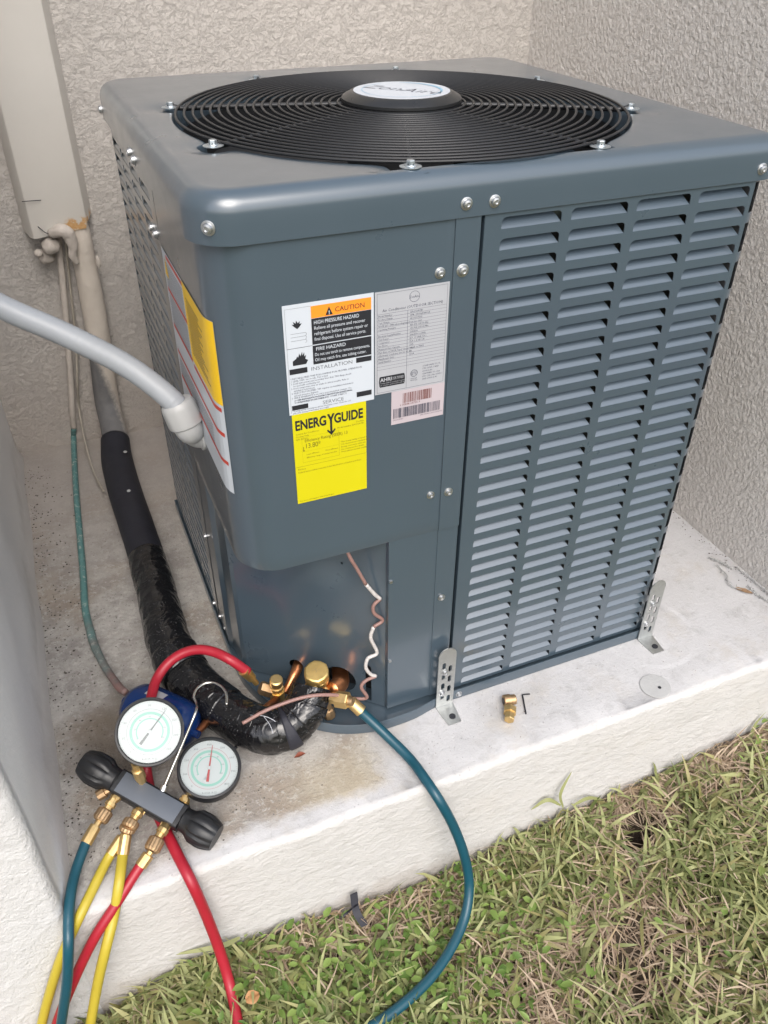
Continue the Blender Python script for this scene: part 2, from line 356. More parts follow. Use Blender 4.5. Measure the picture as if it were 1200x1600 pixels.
# ------------------------------------------------------------------ measured world positions (metres)
S = {
 'painted':[(-0.0422,1.035,0.5043),(-0.045,1.035,0.4526),(-0.0464,1.035,0.352),(-0.0538,1.035,0.2294),(-0.0616,1.03,0.1168),(-0.0622,0.9809,0.07),(-0.0657,0.9398,0.05)],
 'foam':[(-0.0651,0.9586,0.055),(-0.0732,0.8832,0.036),(-0.0741,0.7608,0.035),(-0.0713,0.6468,0.035),(-0.0687,0.543,0.035),(-0.0675,0.4485,0.035)],
 'tape':[(-0.068,0.5169,0.035),(-0.069,0.4184,0.036),(-0.071,0.3354,0.036),(-0.0714,0.2665,0.036),(-0.0607,0.1931,0.036),(-0.0393,0.1244,0.036),(-0.0056,0.0653,0.036),(0.0189,0.0334,0.036),(0.0401,0.0171,0.037),(0.067,0.0128,0.04),(0.0908,0.0199,0.05),(0.1071,0.0314,0.065),(0.117,0.0433,0.078)],
 'liquid_beige':[(-0.0891,1.05,0.4783),(-0.1006,1.05,0.384),(-0.1147,1.05,0.2811),(-0.1311,1.05,0.1717),(-0.1422,1.05,0.1061),(-0.1495,1.1041,0.04)],
 'liquid_green':[(-0.1483,1.0993,0.055),(-0.1577,1.0658,0.012),(-0.1749,0.8404,0.01),(-0.1858,0.6481,0.009),(-0.1921,0.5421,0.009),(-0.199,0.4463,0.009),(-0.1969,0.3717,0.01),(-0.1931,0.3252,0.012),(-0.1821,0.2657,0.018),(-0.1678,0.2046,0.032),(-0.1588,0.1786,0.04)],
 'thin_wire':[(-0.0742,1.06,0.4829),(-0.0878,1.06,0.3637),(-0.1004,1.06,0.2586),(-0.1174,1.05,0.1689),(-0.1269,1.0748,0.09),(-0.1313,1.0058,0.04),(-0.1282,0.9111,0.015),(-0.1174,0.8069,0.02)],
 'conduit':[(-0.2193,0.2687,0.7039),(-0.2021,0.2648,0.6884),(-0.1842,0.2504,0.6748),(-0.1536,0.2426,0.6506),(-0.1199,0.2268,0.6371),(-0.0866,0.217,0.6155),(-0.0533,0.2039,0.5903),(-0.0229,0.1898,0.5664),(-0.009,0.1778,0.546),(-0.0025,0.173,0.528)],
 'collar':[(-0.0033,0.1805,0.5416),(0.0045,0.1738,0.5104)],
 'elbow':[(0.0048,0.1764,0.5149),(0.0142,0.1777,0.4991),(0.03,0.1816,0.4854)],
 'drier':[(-0.1528,0.1456,0.045),(-0.0791,0.058,0.045)],
 'drier_out':[(-0.0873,0.0562,0.045),(-0.066,0.0569,0.04),(-0.0405,0.0833,0.035)],
 'teal1':[(-0.2448,-0.0574,0.03),(-0.2548,-0.0714,0.026),(-0.2687,-0.096,0.02),(-0.2789,-0.1266,0.017),(-0.286,-0.155,0.0075),(-0.2922,-0.178,-0.0111),(-0.3069,-0.187,-0.0681),(-0.323,-0.19,-0.122),(-0.3409,-0.192,-0.1801),(-0.3628,-0.2,-0.2449),(-0.3788,-0.2626,-0.235),(-0.405,-0.2973,-0.235)],
 'teal1f':[(-0.1991,-0.016,0.045),(-0.2152,-0.0303,0.04),(-0.228,-0.0419,0.036),(-0.2384,-0.0516,0.033),(-0.2502,-0.0643,0.028)],
 'yelA':[(-0.2014,-0.0845,0.028),(-0.2059,-0.0962,0.022),(-0.2171,-0.133,0.017),(-0.2334,-0.152,-0.0206),(-0.2519,-0.175,-0.0492),(-0.274,-0.182,-0.1072),(-0.3007,-0.186,-0.1919),(-0.3281,-0.192,-0.2799),(-0.3408,-0.2784,-0.235),(-0.3597,-0.3235,-0.235)],
 'yelB':[(-0.2143,-0.0824,0.022),(-0.2271,-0.0904,0.014),(-0.2494,-0.1197,0.009),(-0.276,-0.15,-0.0042),(-0.3102,-0.158,-0.0617),(-0.3411,-0.16,-0.1328),(-0.3684,-0.162,-0.2033),(-0.3947,-0.167,-0.2733),(-0.403,-0.2543,-0.23),(-0.428,-0.2878,-0.235)],
 'midf':[(-0.1726,-0.0526,0.045),(-0.1834,-0.0623,0.042),(-0.1921,-0.0712,0.04),(-0.1979,-0.0795,0.034),(-0.2034,-0.0896,0.026)],
 'midf2':[(-0.1959,-0.0719,0.034),(-0.2067,-0.0792,0.028),(-0.2207,-0.0864,0.018)],
 'red1f':[(-0.1444,-0.0854,0.035),(-0.1565,-0.0963,0.032),(-0.1692,-0.1101,0.028),(-0.1766,-0.1146,0.024),(-0.1862,-0.1199,0.018)],
 'red1':[(-0.1839,-0.1181,0.02),(-0.1987,-0.1279,0.012),(-0.2308,-0.148,-0.0096),(-0.2587,-0.16,-0.0343),(-0.286,-0.165,-0.0766),(-0.3137,-0.17,-0.1262),(-0.3412,-0.174,-0.1809),(-0.3731,-0.18,-0.2517),(-0.3986,-0.2544,-0.235),(-0.4127,-0.2941,-0.235)],
 'red2':[(0.0354,0.1119,0.0614),(0.0231,0.0951,0.1),(0.0057,0.1069,0.12),(-0.0142,0.1276,0.125),(-0.0363,0.1427,0.125),(-0.0609,0.149,0.12),(-0.0861,0.146,0.11),(-0.1074,0.1301,0.1),(-0.1206,0.1022,0.097),(-0.131,0.0709,0.095),(-0.1411,0.0475,0.075),(-0.151,0.0387,0.03),(-0.1541,0.0149,0.012),(-0.1527,-0.0282,0.009),(-0.1458,-0.0713,0.009),(-0.1373,-0.1155,0.008),(-0.1273,-0.158,-0.0032),(-0.1189,-0.17,-0.0767),(-0.1128,-0.185,-0.1507),(-0.1103,-0.2102,-0.2),(-0.1115,-0.2498,-0.215),(-0.1154,-0.2951,-0.22),(-0.1292,-0.3695,-0.225)],
 'teal2':[(0.1667,0.0104,0.055),(0.1856,-0.0216,0.042),(0.2086,-0.0581,0.022),(0.2256,-0.0942,0.01),(0.2319,-0.1324,0.009),(0.2409,-0.1688,-0.005),(0.2599,-0.1845,-0.06),(0.2735,-0.2025,-0.12),(0.2758,-0.2233,-0.175),(0.2566,-0.2517,-0.205),(0.2203,-0.2811,-0.218),(0.1745,-0.3069,-0.222),(0.1256,-0.3245,-0.222),(0.0735,-0.3353,-0.222),(0.0232,-0.3386,-0.222)],
 'bigvalve':[(0.1241,0.04,0.1165),(0.1298,0.0349,0.0693),(0.1193,0.0442,0.0761)],
 'bigport':[(0.138,0.021,0.0775),(0.1604,-0.0056,0.09),(0.1596,0.0172,0.06),(0.1739,0.0009,0.05)],
 'bigfoot':[(0.1337,0.0315,0.0637),(0.1394,0.031,0.02)],
 'suct_stub':[(0.1733,0.0766,0.041),(0.1602,0.0481,0.0636),(0.1415,0.0312,0.0741)],
 'holes':[(0.1124,0.1171,0.05),(0.1714,0.0649,0.0476),(0.2092,0.0314,0.087),(0.2089,0.0316,0.0196),(0.1783,0.0587,0.2995)],
 'smallvalve':[(0.0696,0.0883,0.0499),(0.0689,0.0889,0.0105),(0.0479,0.1009,0.0306),(0.0375,0.11,0.0548)],
 'liq_stub':[(0.1171,0.1263,0.042),(0.1013,0.1002,0.0471),(0.082,0.084,0.0305),(0.0731,0.0852,0.0221)],
 'liq_stub2':[(0.0695,0.0884,0.0203),(0.0449,0.0449,0.06),(0.0263,0.0369,0.05)],
 'wire_v':[(0.1759,0.02,0.3448),(0.1869,0.0193,0.3174),(0.1999,0.0186,0.2842),(0.2135,0.0179,0.2606),(0.2221,0.0172,0.2494),(0.2111,0.0165,0.2405),(0.2118,0.0158,0.225),(0.2249,0.0151,0.2071),(0.2101,0.0144,0.1993),(0.205,0.0136,0.1783),(0.2149,0.0129,0.1436),(0.1998,0.0122,0.1381),(0.1956,0.0115,0.1205),(0.2027,0.0108,0.1031),(0.2119,0.0101,0.0949),(0.1945,0.0094,0.0926),(0.1866,0.0087,0.0812),(0.1955,0.008,0.0544)],
 'wire_h':[(0.2015,0.0236,0.035),(0.1764,0.0128,0.055),(0.1443,0.0054,0.085),(0.1123,0.0063,0.098),(0.0849,0.0105,0.098),(0.0535,0.013,0.094),(0.0289,0.0146,0.088),(-0.0035,0.0138,0.078)],
 'hook':[(-0.1422,-0.031,0.055),(-0.1222,-0.0346,0.095),(-0.0943,-0.0162,0.12),(-0.0665,0.0211,0.125),(-0.0618,0.0466,0.112),(-0.0622,0.0627,0.112),(-0.0545,0.0758,0.112),(-0.0414,0.0815,0.112),(-0.0285,0.0775,0.112),(-0.0189,0.0639,0.112),(-0.0162,0.0465,0.112),(-0.0207,0.0284,0.112)],
 'G1':[(-0.1342,-0.0067,0.145)],
 'G2':[(-0.0666,-0.031,0.06)],
 'body':[(-0.1894,-0.0077,0.062),(-0.1233,-0.077,0.04),(-0.1804,0.0049,0.062),(-0.1981,-0.0189,0.062)],
 'knobL':[(-0.1857,-0.01,0.06),(-0.2361,0.0345,0.07)],
 'knobR':[(-0.1277,-0.0734,0.042),(-0.0795,-0.1108,0.03)],
 'stems':[(-0.1662,0.0057,0.07),(-0.1666,-0.0028,0.06),(-0.109,-0.0535,0.05),(-0.1144,-0.0588,0.045),(-0.2262,0.0191,0.03)],
 'brass1':[(0.401,-0.073,0.008),(0.4169,-0.0724,0.008),(0.4208,-0.0482,0.01),(0.4259,-0.0606,0.01)],
 'hexkey':[(0.4408,-0.0821,0.003),(0.4558,-0.0441,0.003),(0.4685,-0.0478,0.003)],
 'plug':[(0.6763,-0.1122,0.0),(0.651,-0.1018,0.0),(0.7037,-0.1235,0.0),(0.6798,-0.1198,0.0)],
 'ring':[(0.8345,0.0133,0.0),(0.8046,-0.0468,0.0),(0.7347,-0.1017,0.0),(0.7314,-0.0166,0.0)],
 'scrap':[(0.9974,0.117,0.005),(1.0157,0.0728,0.005),(0.986,0.085,0.005),(0.9702,0.0395,0.005),(0.981,0.025,0.005),(0.9794,0.0057,0.005),(1.0032,0.0059,0.005),(1.0061,-0.0248,0.005),(1.0395,0.063,0.005),(1.0272,0.006,0.005)],
 'leaf':[(0.063,-0.0155,0.002),(0.1075,-0.03,0.002)],
 'blackscrap':[(0.1024,-0.1852,-0.2),(0.0954,-0.1836,-0.15),(0.1061,-0.2085,-0.2),(0.0775,-0.1804,-0.2)],
 'fbot':[(0.1069,-0.1814,-0.22)],
 'tall':[(0.4865,-0.165,-0.1705),(0.4787,-0.16,-0.1327),(0.501,-0.15,-0.0975),(0.4815,-0.163,-0.163),(0.4565,-0.156,-0.1437),(0.43,-0.152,-0.1616),(0.5099,-0.163,-0.1791),(0.5479,-0.156,-0.1895),(0.5912,-0.152,-0.225),(-0.0792,-0.153,-0.2),(-0.1093,-0.1592,-0.19),(-0.1785,-0.1447,-0.19),(-0.0487,-0.1445,-0.19),(-0.0625,-0.1392,-0.17),(-0.0285,-0.1396,-0.16)],
 'bscrap':[(0.1063,-0.1554,-0.2),(0.1039,-0.1718,-0.225),(0.1097,-0.1931,-0.235),(0.1069,-0.1674,-0.215),(0.0926,-0.1671,-0.225),(0.0794,-0.17,-0.23)],
}

# ------------------------------------------------------------------ the setting
XL, XR, YB, YP = -.29, 1.034, 1.08, -.146       # left wall, right wall, back wall, pad front
def ground_z(x, y):
    xs = [-3, -.6, -.3, -.15, 0, .22, .53, .94, 1.6, 3]; zs = [-.31, -.31, -.305, -.25, -.252, -.29, -.245, -.205, -.20, -.22]
    z = np.interp(x, xs, zs); t = np.clip((YP - y) / .6, 0, 1)
    return z * (1 - t) + (-.27) * t
# far lawn: one sheet to the horizon, just below the near one
structure(mesh('lawn', [(-400, -400, -.345), (400, -400, -.345), (400, 400, -.345), (-400, 400, -.345)], [(0, 1, 2, 3)], M['lawnfar']), 'lawn in front of the house')
gx = np.linspace(-1.6, 2.6, 120); gy = np.linspace(YP + .05, -2.2, 90); V = []; F = []
for y in gy:
    for x in gx:
        e = min(1, (x + 1.6) / .4, (2.6 - x) / .4, (y + 2.2) / .4)
        V.append((x, y, float(ground_z(x, y)) * e + (-.35) * (1 - e) + .014 * nz(x, y, 0, 9) + .006 * nz(x, y, 3, 31)))
# a small burrow beside the pad
for i, (x, y, z) in enumerate(V):
    d2 = ((x - .607) / .040) ** 2 + ((y + .214) / .028) ** 2
    V[i] = (x, y, z - .10 * math.exp(-d2 ** 2))
nx = len(gx)
for j in range(len(gy) - 1):
    for i in range(nx - 1): F.append((j * nx + i, (j + 1) * nx + i, (j + 1) * nx + i + 1, j * nx + i + 1))
structure(mesh('soil', V, F, M['soil'], smooth=True), 'thatchy soil under the grass')

# pad: profile swept along x, worn rounded front edge
prof = [(YB + .02, 0)]
prof += [(y, 0) for y in np.linspace(.9, -.10, 26)]
rp = .014
for k in range(1, 9):
    a = PI / 2 * k / 8; prof.append((YP + rp - rp * math.sin(a), -rp + rp * math.cos(a)))
prof += [(YP, -z) for z in np.linspace(.05, .42, 22)]
V = []; F = []; xs = np.linspace(XL - .006, XR + .006, 340)
for (y, z) in prof:
    for x in xs:
        edge = math.exp(-((y - (YP + .008)) / .03) ** 2) if z > -.03 else math.exp(-((z + .0) / .05) ** 2)
        dn = .0050 * nz(x, y, z, 7) * edge + .0022 * nz(x, y, z, 30) + .0016 * edge * nz(x, y, z, 75)
        if z > -.001: V.append((x, y, z + (dn if y < -.03 else dn * .4)))
        else: V.append((x, y - .6 * dn - .003 * edge * nz(x, 0, z, 12), z + dn * .3))
n_ = len(xs)
for j in range(len(prof) - 1):
    for i in range(n_ - 1): F.append((j * n_ + i, j * n_ + i + 1, (j + 1) * n_ + i + 1, (j + 1) * n_ + i))
structure(mesh('concrete_pad', V, F, M['pad'], smooth=True), 'concrete pad with white painted front edge and bare grimy left part')
v, f = [], []
# faint round plug flush in the pad
P = S['plug']; c0 = (.6768, -.1127)
def disc(cx, cy, z, r, seg=28, h=.0012):
    return xf(lathe([(r, 0), (r, h * .6), (r * .96, h), (.0001, h)], seg), Matrix.Translation((cx, cy, z)))
o = mesh('pad_plug', *disc(c0[0], c0[1], .0002, .026, 28, .0011), plain('plug_mortar', (.40, .40, .395), .85, 0, .18, 40, .0008, 200))
tag(o, 'round grey mortar plug flush in the white pad', 'plug')
h_ = mesh('screw_hole', *disc(.681, -.119, .0014, .003, 12, .0006), M['ink'], o)

# walls: solid blocks with slightly rounded free corner
def wall(name, v, f, mat, label):
    o = mesh(name, v, f, mat, smooth=40); return tag(o, label, 'wall')
TOP = 2.0
# left wall: plan outline with rounded corner at (XL, YP)
pl = [(XL, YB + .01)]; rc = .014
for k in range(7):
    a = PI / 2 * k / 6; pl.append((XL - rc + rc * math.cos(a), YP - .002 + rc - rc * math.sin(a)))
pl += [(-3.2, YP - .002), (-3.2, YB + .01)]
zs = np.concatenate([[-.42], np.linspace(-.3, .8, 60), [TOP]])
V = []; F = []; m_ = len(pl)
# subdivide the side face so that it can waver a little near the floor
side = [(XL, y) for y in np.linspace(YB + .01, YP - .002 + rc, 40)][:-1]
pl2 = side + pl[1:]; m_ = len(pl2)
for z in zs:
    for (x, y) in pl2:
        k = 0
        if abs(x - XL) < rc * 1.01 and y < YB - .02:
            k = .0035 * nz(y, z, 1, 6) + .012 * math.exp(-max(0, z) / .02) * (y > YP + .02)
        V.append((x + k, y, z))
for j in range(len(zs) - 1):
    for i in range(m_):
        k = (i + 1) % m_; F.append((j * m_ + i, j * m_ + k, (j + 1) * m_ + k, (j + 1) * m_ + i))
F.append(tuple((len(zs) - 1) * m_ + i for i in range(m_)))
wall('left_wall', V, F, M['wallleft'], 'smooth off-white wall at the left side of the niche, ending flush with the pad front')
wall('back_wall', *boxvf(XL - .01, XR + .01, YB, YB + .25, -.3, TOP), M['wallback'], 'beige trowelled stucco wall behind the air conditioner and pipe cover')
wall('right_wall', *boxvf(XR, 3.4, YP - .002, YB + .24, -.42, TOP), M['wallright'], 'coarse sprayed beige stucco wall to the right of the air conditioner')
# ------------------------------------------------------------------ the air conditioner
X0, X1, D, H, HC = .0251, .744, .712, .847, .795
XS = .3345                                     # seam between service cover and louvre panel
U0 = (.38, .36, 0)
unit = thing('air_conditioner', U0, 'grey-blue air conditioner with round black top grille standing on the pad', 'air conditioner')
def part(name, vf, mat, parent=None, smooth=False):
    return mesh(name, vf[0], vf[1], mat, parent or unit, smooth, WL[(parent or unit).name])

# cap ---------------------------------------------------------------
GX, GY, GR, TH0 = .3752, .3163, .308, -1.9518
CX0, CX1, CY0, CY1, CR = .015, .757, -.003, .7185, .050
NA = 720
def rr_ray(off):
    """rounded rectangle offset inward by -off, hit by rays from the grille centre"""
    x0, x1, y0, y1 = CX0 - off, CX1 + off, CY0 - off, CY1 + off; r = max(.004, CR + off)
    out = []
    cx_, cy_, hx, hy = (x0 + x1) / 2, (y0 + y1) / 2, (x1 - x0) / 2, (y1 - y0) / 2
    th = np.arange(NA) * 2 * PI / NA; lo = np.full(NA, .1); hi = np.full(NA, .9)
    for _ in range(40):
        t = (lo + hi) / 2; px = GX + t * np.cos(th); py = GY + t * np.sin(th)
        r = np.where((px > cx_) & (py < cy_), max(.004, .026 + off), max(.004, CR + off))
        qx = np.abs(px - cx_) - hx + r; qy = np.abs(py - cy_) - hy + r
        sd = np.hypot(np.maximum(qx, 0), np.maximum(qy, 0)) + np.minimum(np.maximum(qx, qy), 0) - r
        hi = np.where(sd > 0, t, hi); lo = np.where(sd > 0, lo, t)
    return GX + lo * np.cos(th), GY + lo * np.sin(th)
def tabdist(a):
    k = round((a - TH0) / (PI / 4)); return abs(a - TH0 - k * PI / 4)
loops = []
def addloop(off, z):
    x, y = rr_ray(off); loops.append([(x[i], y[i], z) for i in range(NA)])
addloop(-.004, HC + .004); addloop(-.002, HC); addloop(0, HC + .001)
for z in (.803, .815): addloop(0, z)
rb = .021
for k in range(0, 8):
    a = PI / 2 * k / 7; addloop(-(rb - rb * math.cos(a)), H - rb + rb * math.sin(a))
ox, oy = rr_ray(-rb)
def holeR(i, R_=GR):
    a = 2 * PI * i / NA; d_ = tabdist(a) * R_; b = 1 / (1 + math.exp((d_ - .022) / .0018)); return R_ + .020 * b
for t in (.0, .12, .3, .5, .68, .8, .88, .94, 1.0):
    lp = []
    for i in range(NA):
        a = 2 * PI * i / NA; hx, hy = GX + holeR(i) * math.cos(a), GY + holeR(i) * math.sin(a)
        tt = .02 + .98 * t
        x = ox[i] * (1 - tt) + hx * tt; y = oy[i] * (1 - tt) + hy * tt
        rad = math.hypot(x - GX, y - GY); d_ = math.hypot(tabdist(a) * rad, max(0, rad - .322) * 1.0)
        z = H - .0045 * math.exp(-(d_ / .026) ** 2)
        if (x - GX) ** 2 + (y - GY) ** 2 < (GR + .012) ** 2: z -= .0
        lp.append((x, y, z))
    loops.append(lp)
for dr, dz in ((-.0015, -.0008), (-.003, -.004), (-.003, -.030), (-.010, -.10)):
    loops.append([(GX + (holeR(i) + dr) * math.cos(2 * PI * i / NA), GY + (holeR(i) + dr) * math.sin(2 * PI * i / NA),
                   loops[-1][i][2] + dz if dz > -.01 else H + dz) for i in range(NA)])
V = [p for l in loops for p in l]; F = []
for j in range(len(loops) - 1):
    for i in range(NA):
        k = (i + 1) % NA; F.append((j * NA + i, j * NA + k, (j + 1) * NA + k, (j + 1) * NA + i))
part('top_cap', (V, F), M['paint'], None, 50)

# dark insides: shroud, coil, fan
V, F = lathe([(.300, 0), (.300, .12)], 96); F = F[:-2]
sh = part('fan_shroud', xf((V, F), Matrix.Translation((GX, GY, .70))), M['dark'], None, True)
inner = join(boxvf(.245, .716, .040, .042, .02, .79), boxvf(.050, .716, .686, .688, .02, .79), boxvf(.062, .064, .30, .69, .02, .79), boxvf(.706, .708, .03, .69, .02, .79))
part('coil', inner, M['coil'])
part('inner_floor', boxvf(.25, .72, .03, .69, .0105, .014), M['dark'])
def blade(a0):
    V = []; F = []
    for j in range(9):
        r = .07 + .215 * j / 8
        for i in range(7):
            a = a0 + (i / 6 - .5) * (1.25 - .1 * j / 8) + .35 * j / 8; z = .775 - .035 * (i / 6) + .01 * math.sin(i / 6 * PI)
            V.append((GX + r * math.cos(a), GY + r * math.sin(a), z))
    for j in range(8):
        for i in range(6): F.append((j * 7 + i, j * 7 + i + 1, (j + 1) * 7 + i + 1, (j + 1) * 7 + i))
    return V, F
for k in range(3): part('fan_blade', blade(k * 2 * PI / 3 + .4), M['coil'], None, True)
part('fan_motor', xf(lathe([(.06, 0), (.075, .01), (.075, .07), (.06, .08)], 32), Matrix.Translation((GX, GY, .755))), M['dark'], None, 40)

# grille -------------------------------------------------------------
def ring(r, z, wr, seg=10, n=144):
    V = []; F = []
    for i in range(n):
        a = 2 * PI * i / n
        for k in range(seg):
            b = 2 * PI * k / seg; V.append((GX + (r + wr * math.cos(b)) * math.cos(a), GY + (r + wr * math.cos(b)) * math.sin(a), z + wr * math.sin(b)))
    for i in range(n):
        for k in range(seg): F.append((i * seg + k, ((i + 1) % n) * seg + k, ((i + 1) % n) * seg + (k + 1) % seg, i * seg + (k + 1) % seg))
    return V, F
gz = lambda r: .8495 + .006 * (1 - (r / .3) ** 2)
grille = part('fan_grille', xf(lathe([(.081, 0), (.081, .004), (.02, .004)], 48), Matrix.Translation((GX, GY, gz(.08) - .002))), M['wire'], None, 40)
for k in range(20):
    r = .3025 - k * .01135; part('wire_ring', ring(r, gz(r), .0018, 7), M['wire'], grille, True)
for k in range(8):
    a = TH0 + k * PI / 4; pts = []
    for r in (.07, .14, .21, .28, .3, .318): pts.append((GX + r * math.cos(a), GY + r * math.sin(a), gz(min(r, .3)) - .0030 + (.004 if r > .31 else 0)))
    part('spoke', tube(pts, .0034, 8, 4), M['wire'], grille, True)
    bx_, by_ = GX + .3144 * math.cos(a), GY + .3144 * math.sin(a)
    wv = lathe([(.0135, 0), (.0135, .0007), (.0110, .0012), (.0078, .0016), (.0074, .0024), (.003, .0024)], 28)
    hx_ = xf(lathe([(.0054, 0), (.0054, .0044), (.0046, .0052), (.001, .0052)], 6), Matrix.Translation((0, 0, .0024)))
    part('bolt', xf(join(wv, hx_), Matrix.Translation((bx_, by_, H + .0004)) @ Matrix.Rotation(k * .7, 4, 'Z') @ Matrix.Scale(.9, 4)), M['washer'], grille, 35)
zh = gz(.08) + .002
hub = part('hub_cap', xf(lathe([(.079, 0), (.0815, .001), (.0815, .0045), (.0795, .0065), (.0690, .0118), (.0680, .0122), (.002, .0122)], 96), Matrix.Translation((GX, GY, zh))), M['hub'], None, 35)
part('logo_disc', xf(lathe([(.0655, 0), (.0655, .0004), (.001, .0004)], 96), Matrix.Translation((GX, GY, zh + .0124))), M['white'], hub)

# text helper: text laid with its own x right, y up, then moved by m
def text_vf(s, size, m, align='LEFT', xs_=1., shear=0., bold=0.):
    cu = bpy.data.curves.new('t', 'FONT'); cu.body = s; cu.size = size; cu.align_x = align; cu.resolution_u = 4 if size > .005 else 1; cu.shear = shear; cu.offset = bold
    ob = bpy.data.objects.new('t', cu); me = bpy.data.meshes.new_from_object(ob)
    V = [tuple(m @ Vector((p.co.x * xs_, p.co.y, 0))) for p in me.vertices]; F = [tuple(q.vertices) for q in me.polygons]
    bpy.data.objects.remove(ob); bpy.data.curves.remove(cu); bpy.data.meshes.remove(me); return V, F
def rect(m, x0, y0, x1, y1): return [tuple(m @ Vector(p)) for p in ((x0, y0, 0), (x1, y0, 0), (x1, y1, 0), (x0, y1, 0))], [(0, 1, 2, 3)]
def poly(m, P): return [tuple(m @ Vector((x, y, 0))) for x, y in P], [tuple(range(len(P)))]
def arcband(m, cx, cy, r0, r1, a0=0, a1=2 * PI, n=48):
    V = []; F = []
    for i in range(n + 1):
        a = a0 + (a1 - a0) * i / n; w_ = r0 if not callable(r0) else r0(i / n)
        V += [tuple(m @ Vector((cx + w_ * math.cos(a), cy + w_ * math.sin(a), 0))), tuple(m @ Vector((cx + r1 * math.cos(a), cy + r1 * math.sin(a), 0)))]
    for i in range(n): F.append((2 * i, 2 * i + 1, 2 * i + 3, 2 * i + 2))
    return V, F
mh = Matrix.Translation((GX, GY, zh + .0132)) @ Matrix.Rotation(R(-32), 4, 'Z')
mh2 = Matrix.Translation((GX, GY, zh + .0132))
part('logo_lettering', text_vf('ZonAire', .034, Matrix.Translation((GX, GY, zh + .0132)) @ Matrix.Rotation(R(-48), 4, 'Z') @ Matrix.Translation((0, -.010, 0)), 'CENTER', .95, .3, -.0006), M['grey'], hub)
part('logo_ring', join(arcband(mh2, 0, 0, .0535, .0545, R(100), R(330)), arcband(mh2, 0, 0, lambda t: .0545 - .004 * math.sin(PI * t), .0555, R(-50), R(70))), M['logoblue'], hub)

# louvre panels --------------------------------------------------------
LW, LH, LP, LD = .0790, .0132, .02424, .0125
def arc_pts(cx, cy, r, a0, a1, n): return [(cx + r * math.cos(a0 + (a1 - a0) * i / n), cy + r * math.sin(a0 + (a1 - a0) * i / n)) for i in range(n + 1)]
HOLE = [(0, 0), (LW, 0)] + arc_pts(LW - .006, LH - .006, .006, 0, PI / 2, 4) + arc_pts(.006, LH - .006, .006, PI / 2, PI, 4)
def cell_vf(cu0, cu1, cz0, cz1, hu, hz, mp, th=.0013):
    """flat cell [cu0,cu1]x[cz0,cz1] with one louvre hole at (hu,hz)"""
    outer = [(cu0, cz0), (cu1, cz0), (cu1, cz1), (cu0, cz1)]; hole = [(hu + a, hz + b) for a, b in HOLE]
    tri = tessellate_polygon([[Vector((a, b, 0)) for a, b in outer], [Vector((a, b, 0)) for a, b in hole]])
    V = [mp(a, b, 0) for a, b in outer + hole] + [mp(a, b, th) for a, b in hole]; n = len(hole)
    F = [tuple(t) for t in tri] + [(4 + i, 4 + (i + 1) % n, 4 + n + (i + 1) % n, 4 + n + i) for i in range(n)]
    return V, F
def louver_vf(mp, th=.0012):
    ts = [0, .5, 1]; vs2 = [0, .5, 1.0]; V = []; F = []
    for v_ in vs2:
        ins = .0085 * v_ ** 1.2
        for t in ts: V.append(mp(ins + (LW - 2 * ins) * t, LH * v_ * .985, th * .6 + LD * v_ ** .9))
    for j in range(2):
        for i in range(2): F.append((j * 3 + i, j * 3 + i + 1, (j + 1) * 3 + i + 1, (j + 1) * 3 + i))
    # turned-in lip at the inner edge gives the blade its thickness
    k = len(V); V += [mp(.0085, LH * .985 - .001, LD + th), mp(LW - .0085, LH * .985 - .001, LD + th)]; F.append((6, 8, k + 1, k))
    return V, F
def louver_panel(name, mp, u0, u1, z0, z1, cols, ztop, rows, parts=True, label=None):
    cells = []; cb = [u0] + [(cols[i] + LW + cols[i + 1]) / 2 for i in range(len(cols) - 1)] + [u1]
    zb = ztop - LP * (rows - 1); gap = (LP - LH) / 2
    for c in range(len(cols)):
        for r in range(rows):
            hz = ztop - LP * r
            cells.append(cell_vf(cb[c], cb[c + 1], hz - gap if r < rows - 1 else hz - gap, hz + LH + gap if r else min(hz + LH + gap, z1), cols[c], hz, mp))
    lo = zb - gap
    fl = [mp(u0, z0, 0), mp(u1, z0, 0), mp(u1, lo, 0), mp(u0, lo, 0)]
    cells.append((fl, [(0, 1, 2, 3)]))
    hi = ztop + LH + gap
    if hi < z1: cells.append(([mp(u0, hi, 0), mp(u1, hi, 0), mp(u1, z1, 0), mp(u0, z1, 0)], [(0, 1, 2, 3)]))
    p = part(name, join(*cells), M['paint'], None, False)
    if label: p['label'] = label
    if parts:
        v, f = louver_vf(lambda u, z, d_: tuple(Vector(mp(u, z, d_)) - Vector(mp(0, 0, 0)))); me = bpy.data.meshes.new('louver')
        me.from_pydata(v, [], f); me.materials.append(M['louver']); me.update()
        for c in cols:
            for r in range(rows):
                o = bpy.data.objects.new('louver', me); COL.objects.link(o); o.parent = p
                o.location = Vector(mp(c, ztop - LP * r, 0)) - WL[p.name]
    else:
        L = [louver_vf(lambda u, z, d_, c=c, r=r: mp(c + u, ztop - LP * r + z, d_)) for c in cols for r in range(rows)]
        q = part('louver_bank', join(*L), M['louver'], p, True); q['kind'] = 'stuff'
    return p
# front panel (y = 0, depth goes +y)
fx0 = XS + .0048
front = louver_panel('front_louver_panel', lambda u, z, d_: (u, d_, z), fx0, X1 - .026, .020, HC + .01, [.3610, .4532, .5452, .6370], .7768, 32, True)
fl = join(boxvf(fx0, fx0 + .0012, .0015, .018, .02, .80)); part('panel_flange', fl, M['paint'], front)
# left panel (x = X0, depth goes +x), nearer edge at y = .306
louver_panel('left_louver_panel', lambda u, z, d_: (X0 + d_, u, z), .309, D - .018, .020, HC + .01, [.345, .436, .527, .612], .7768, 32, True)
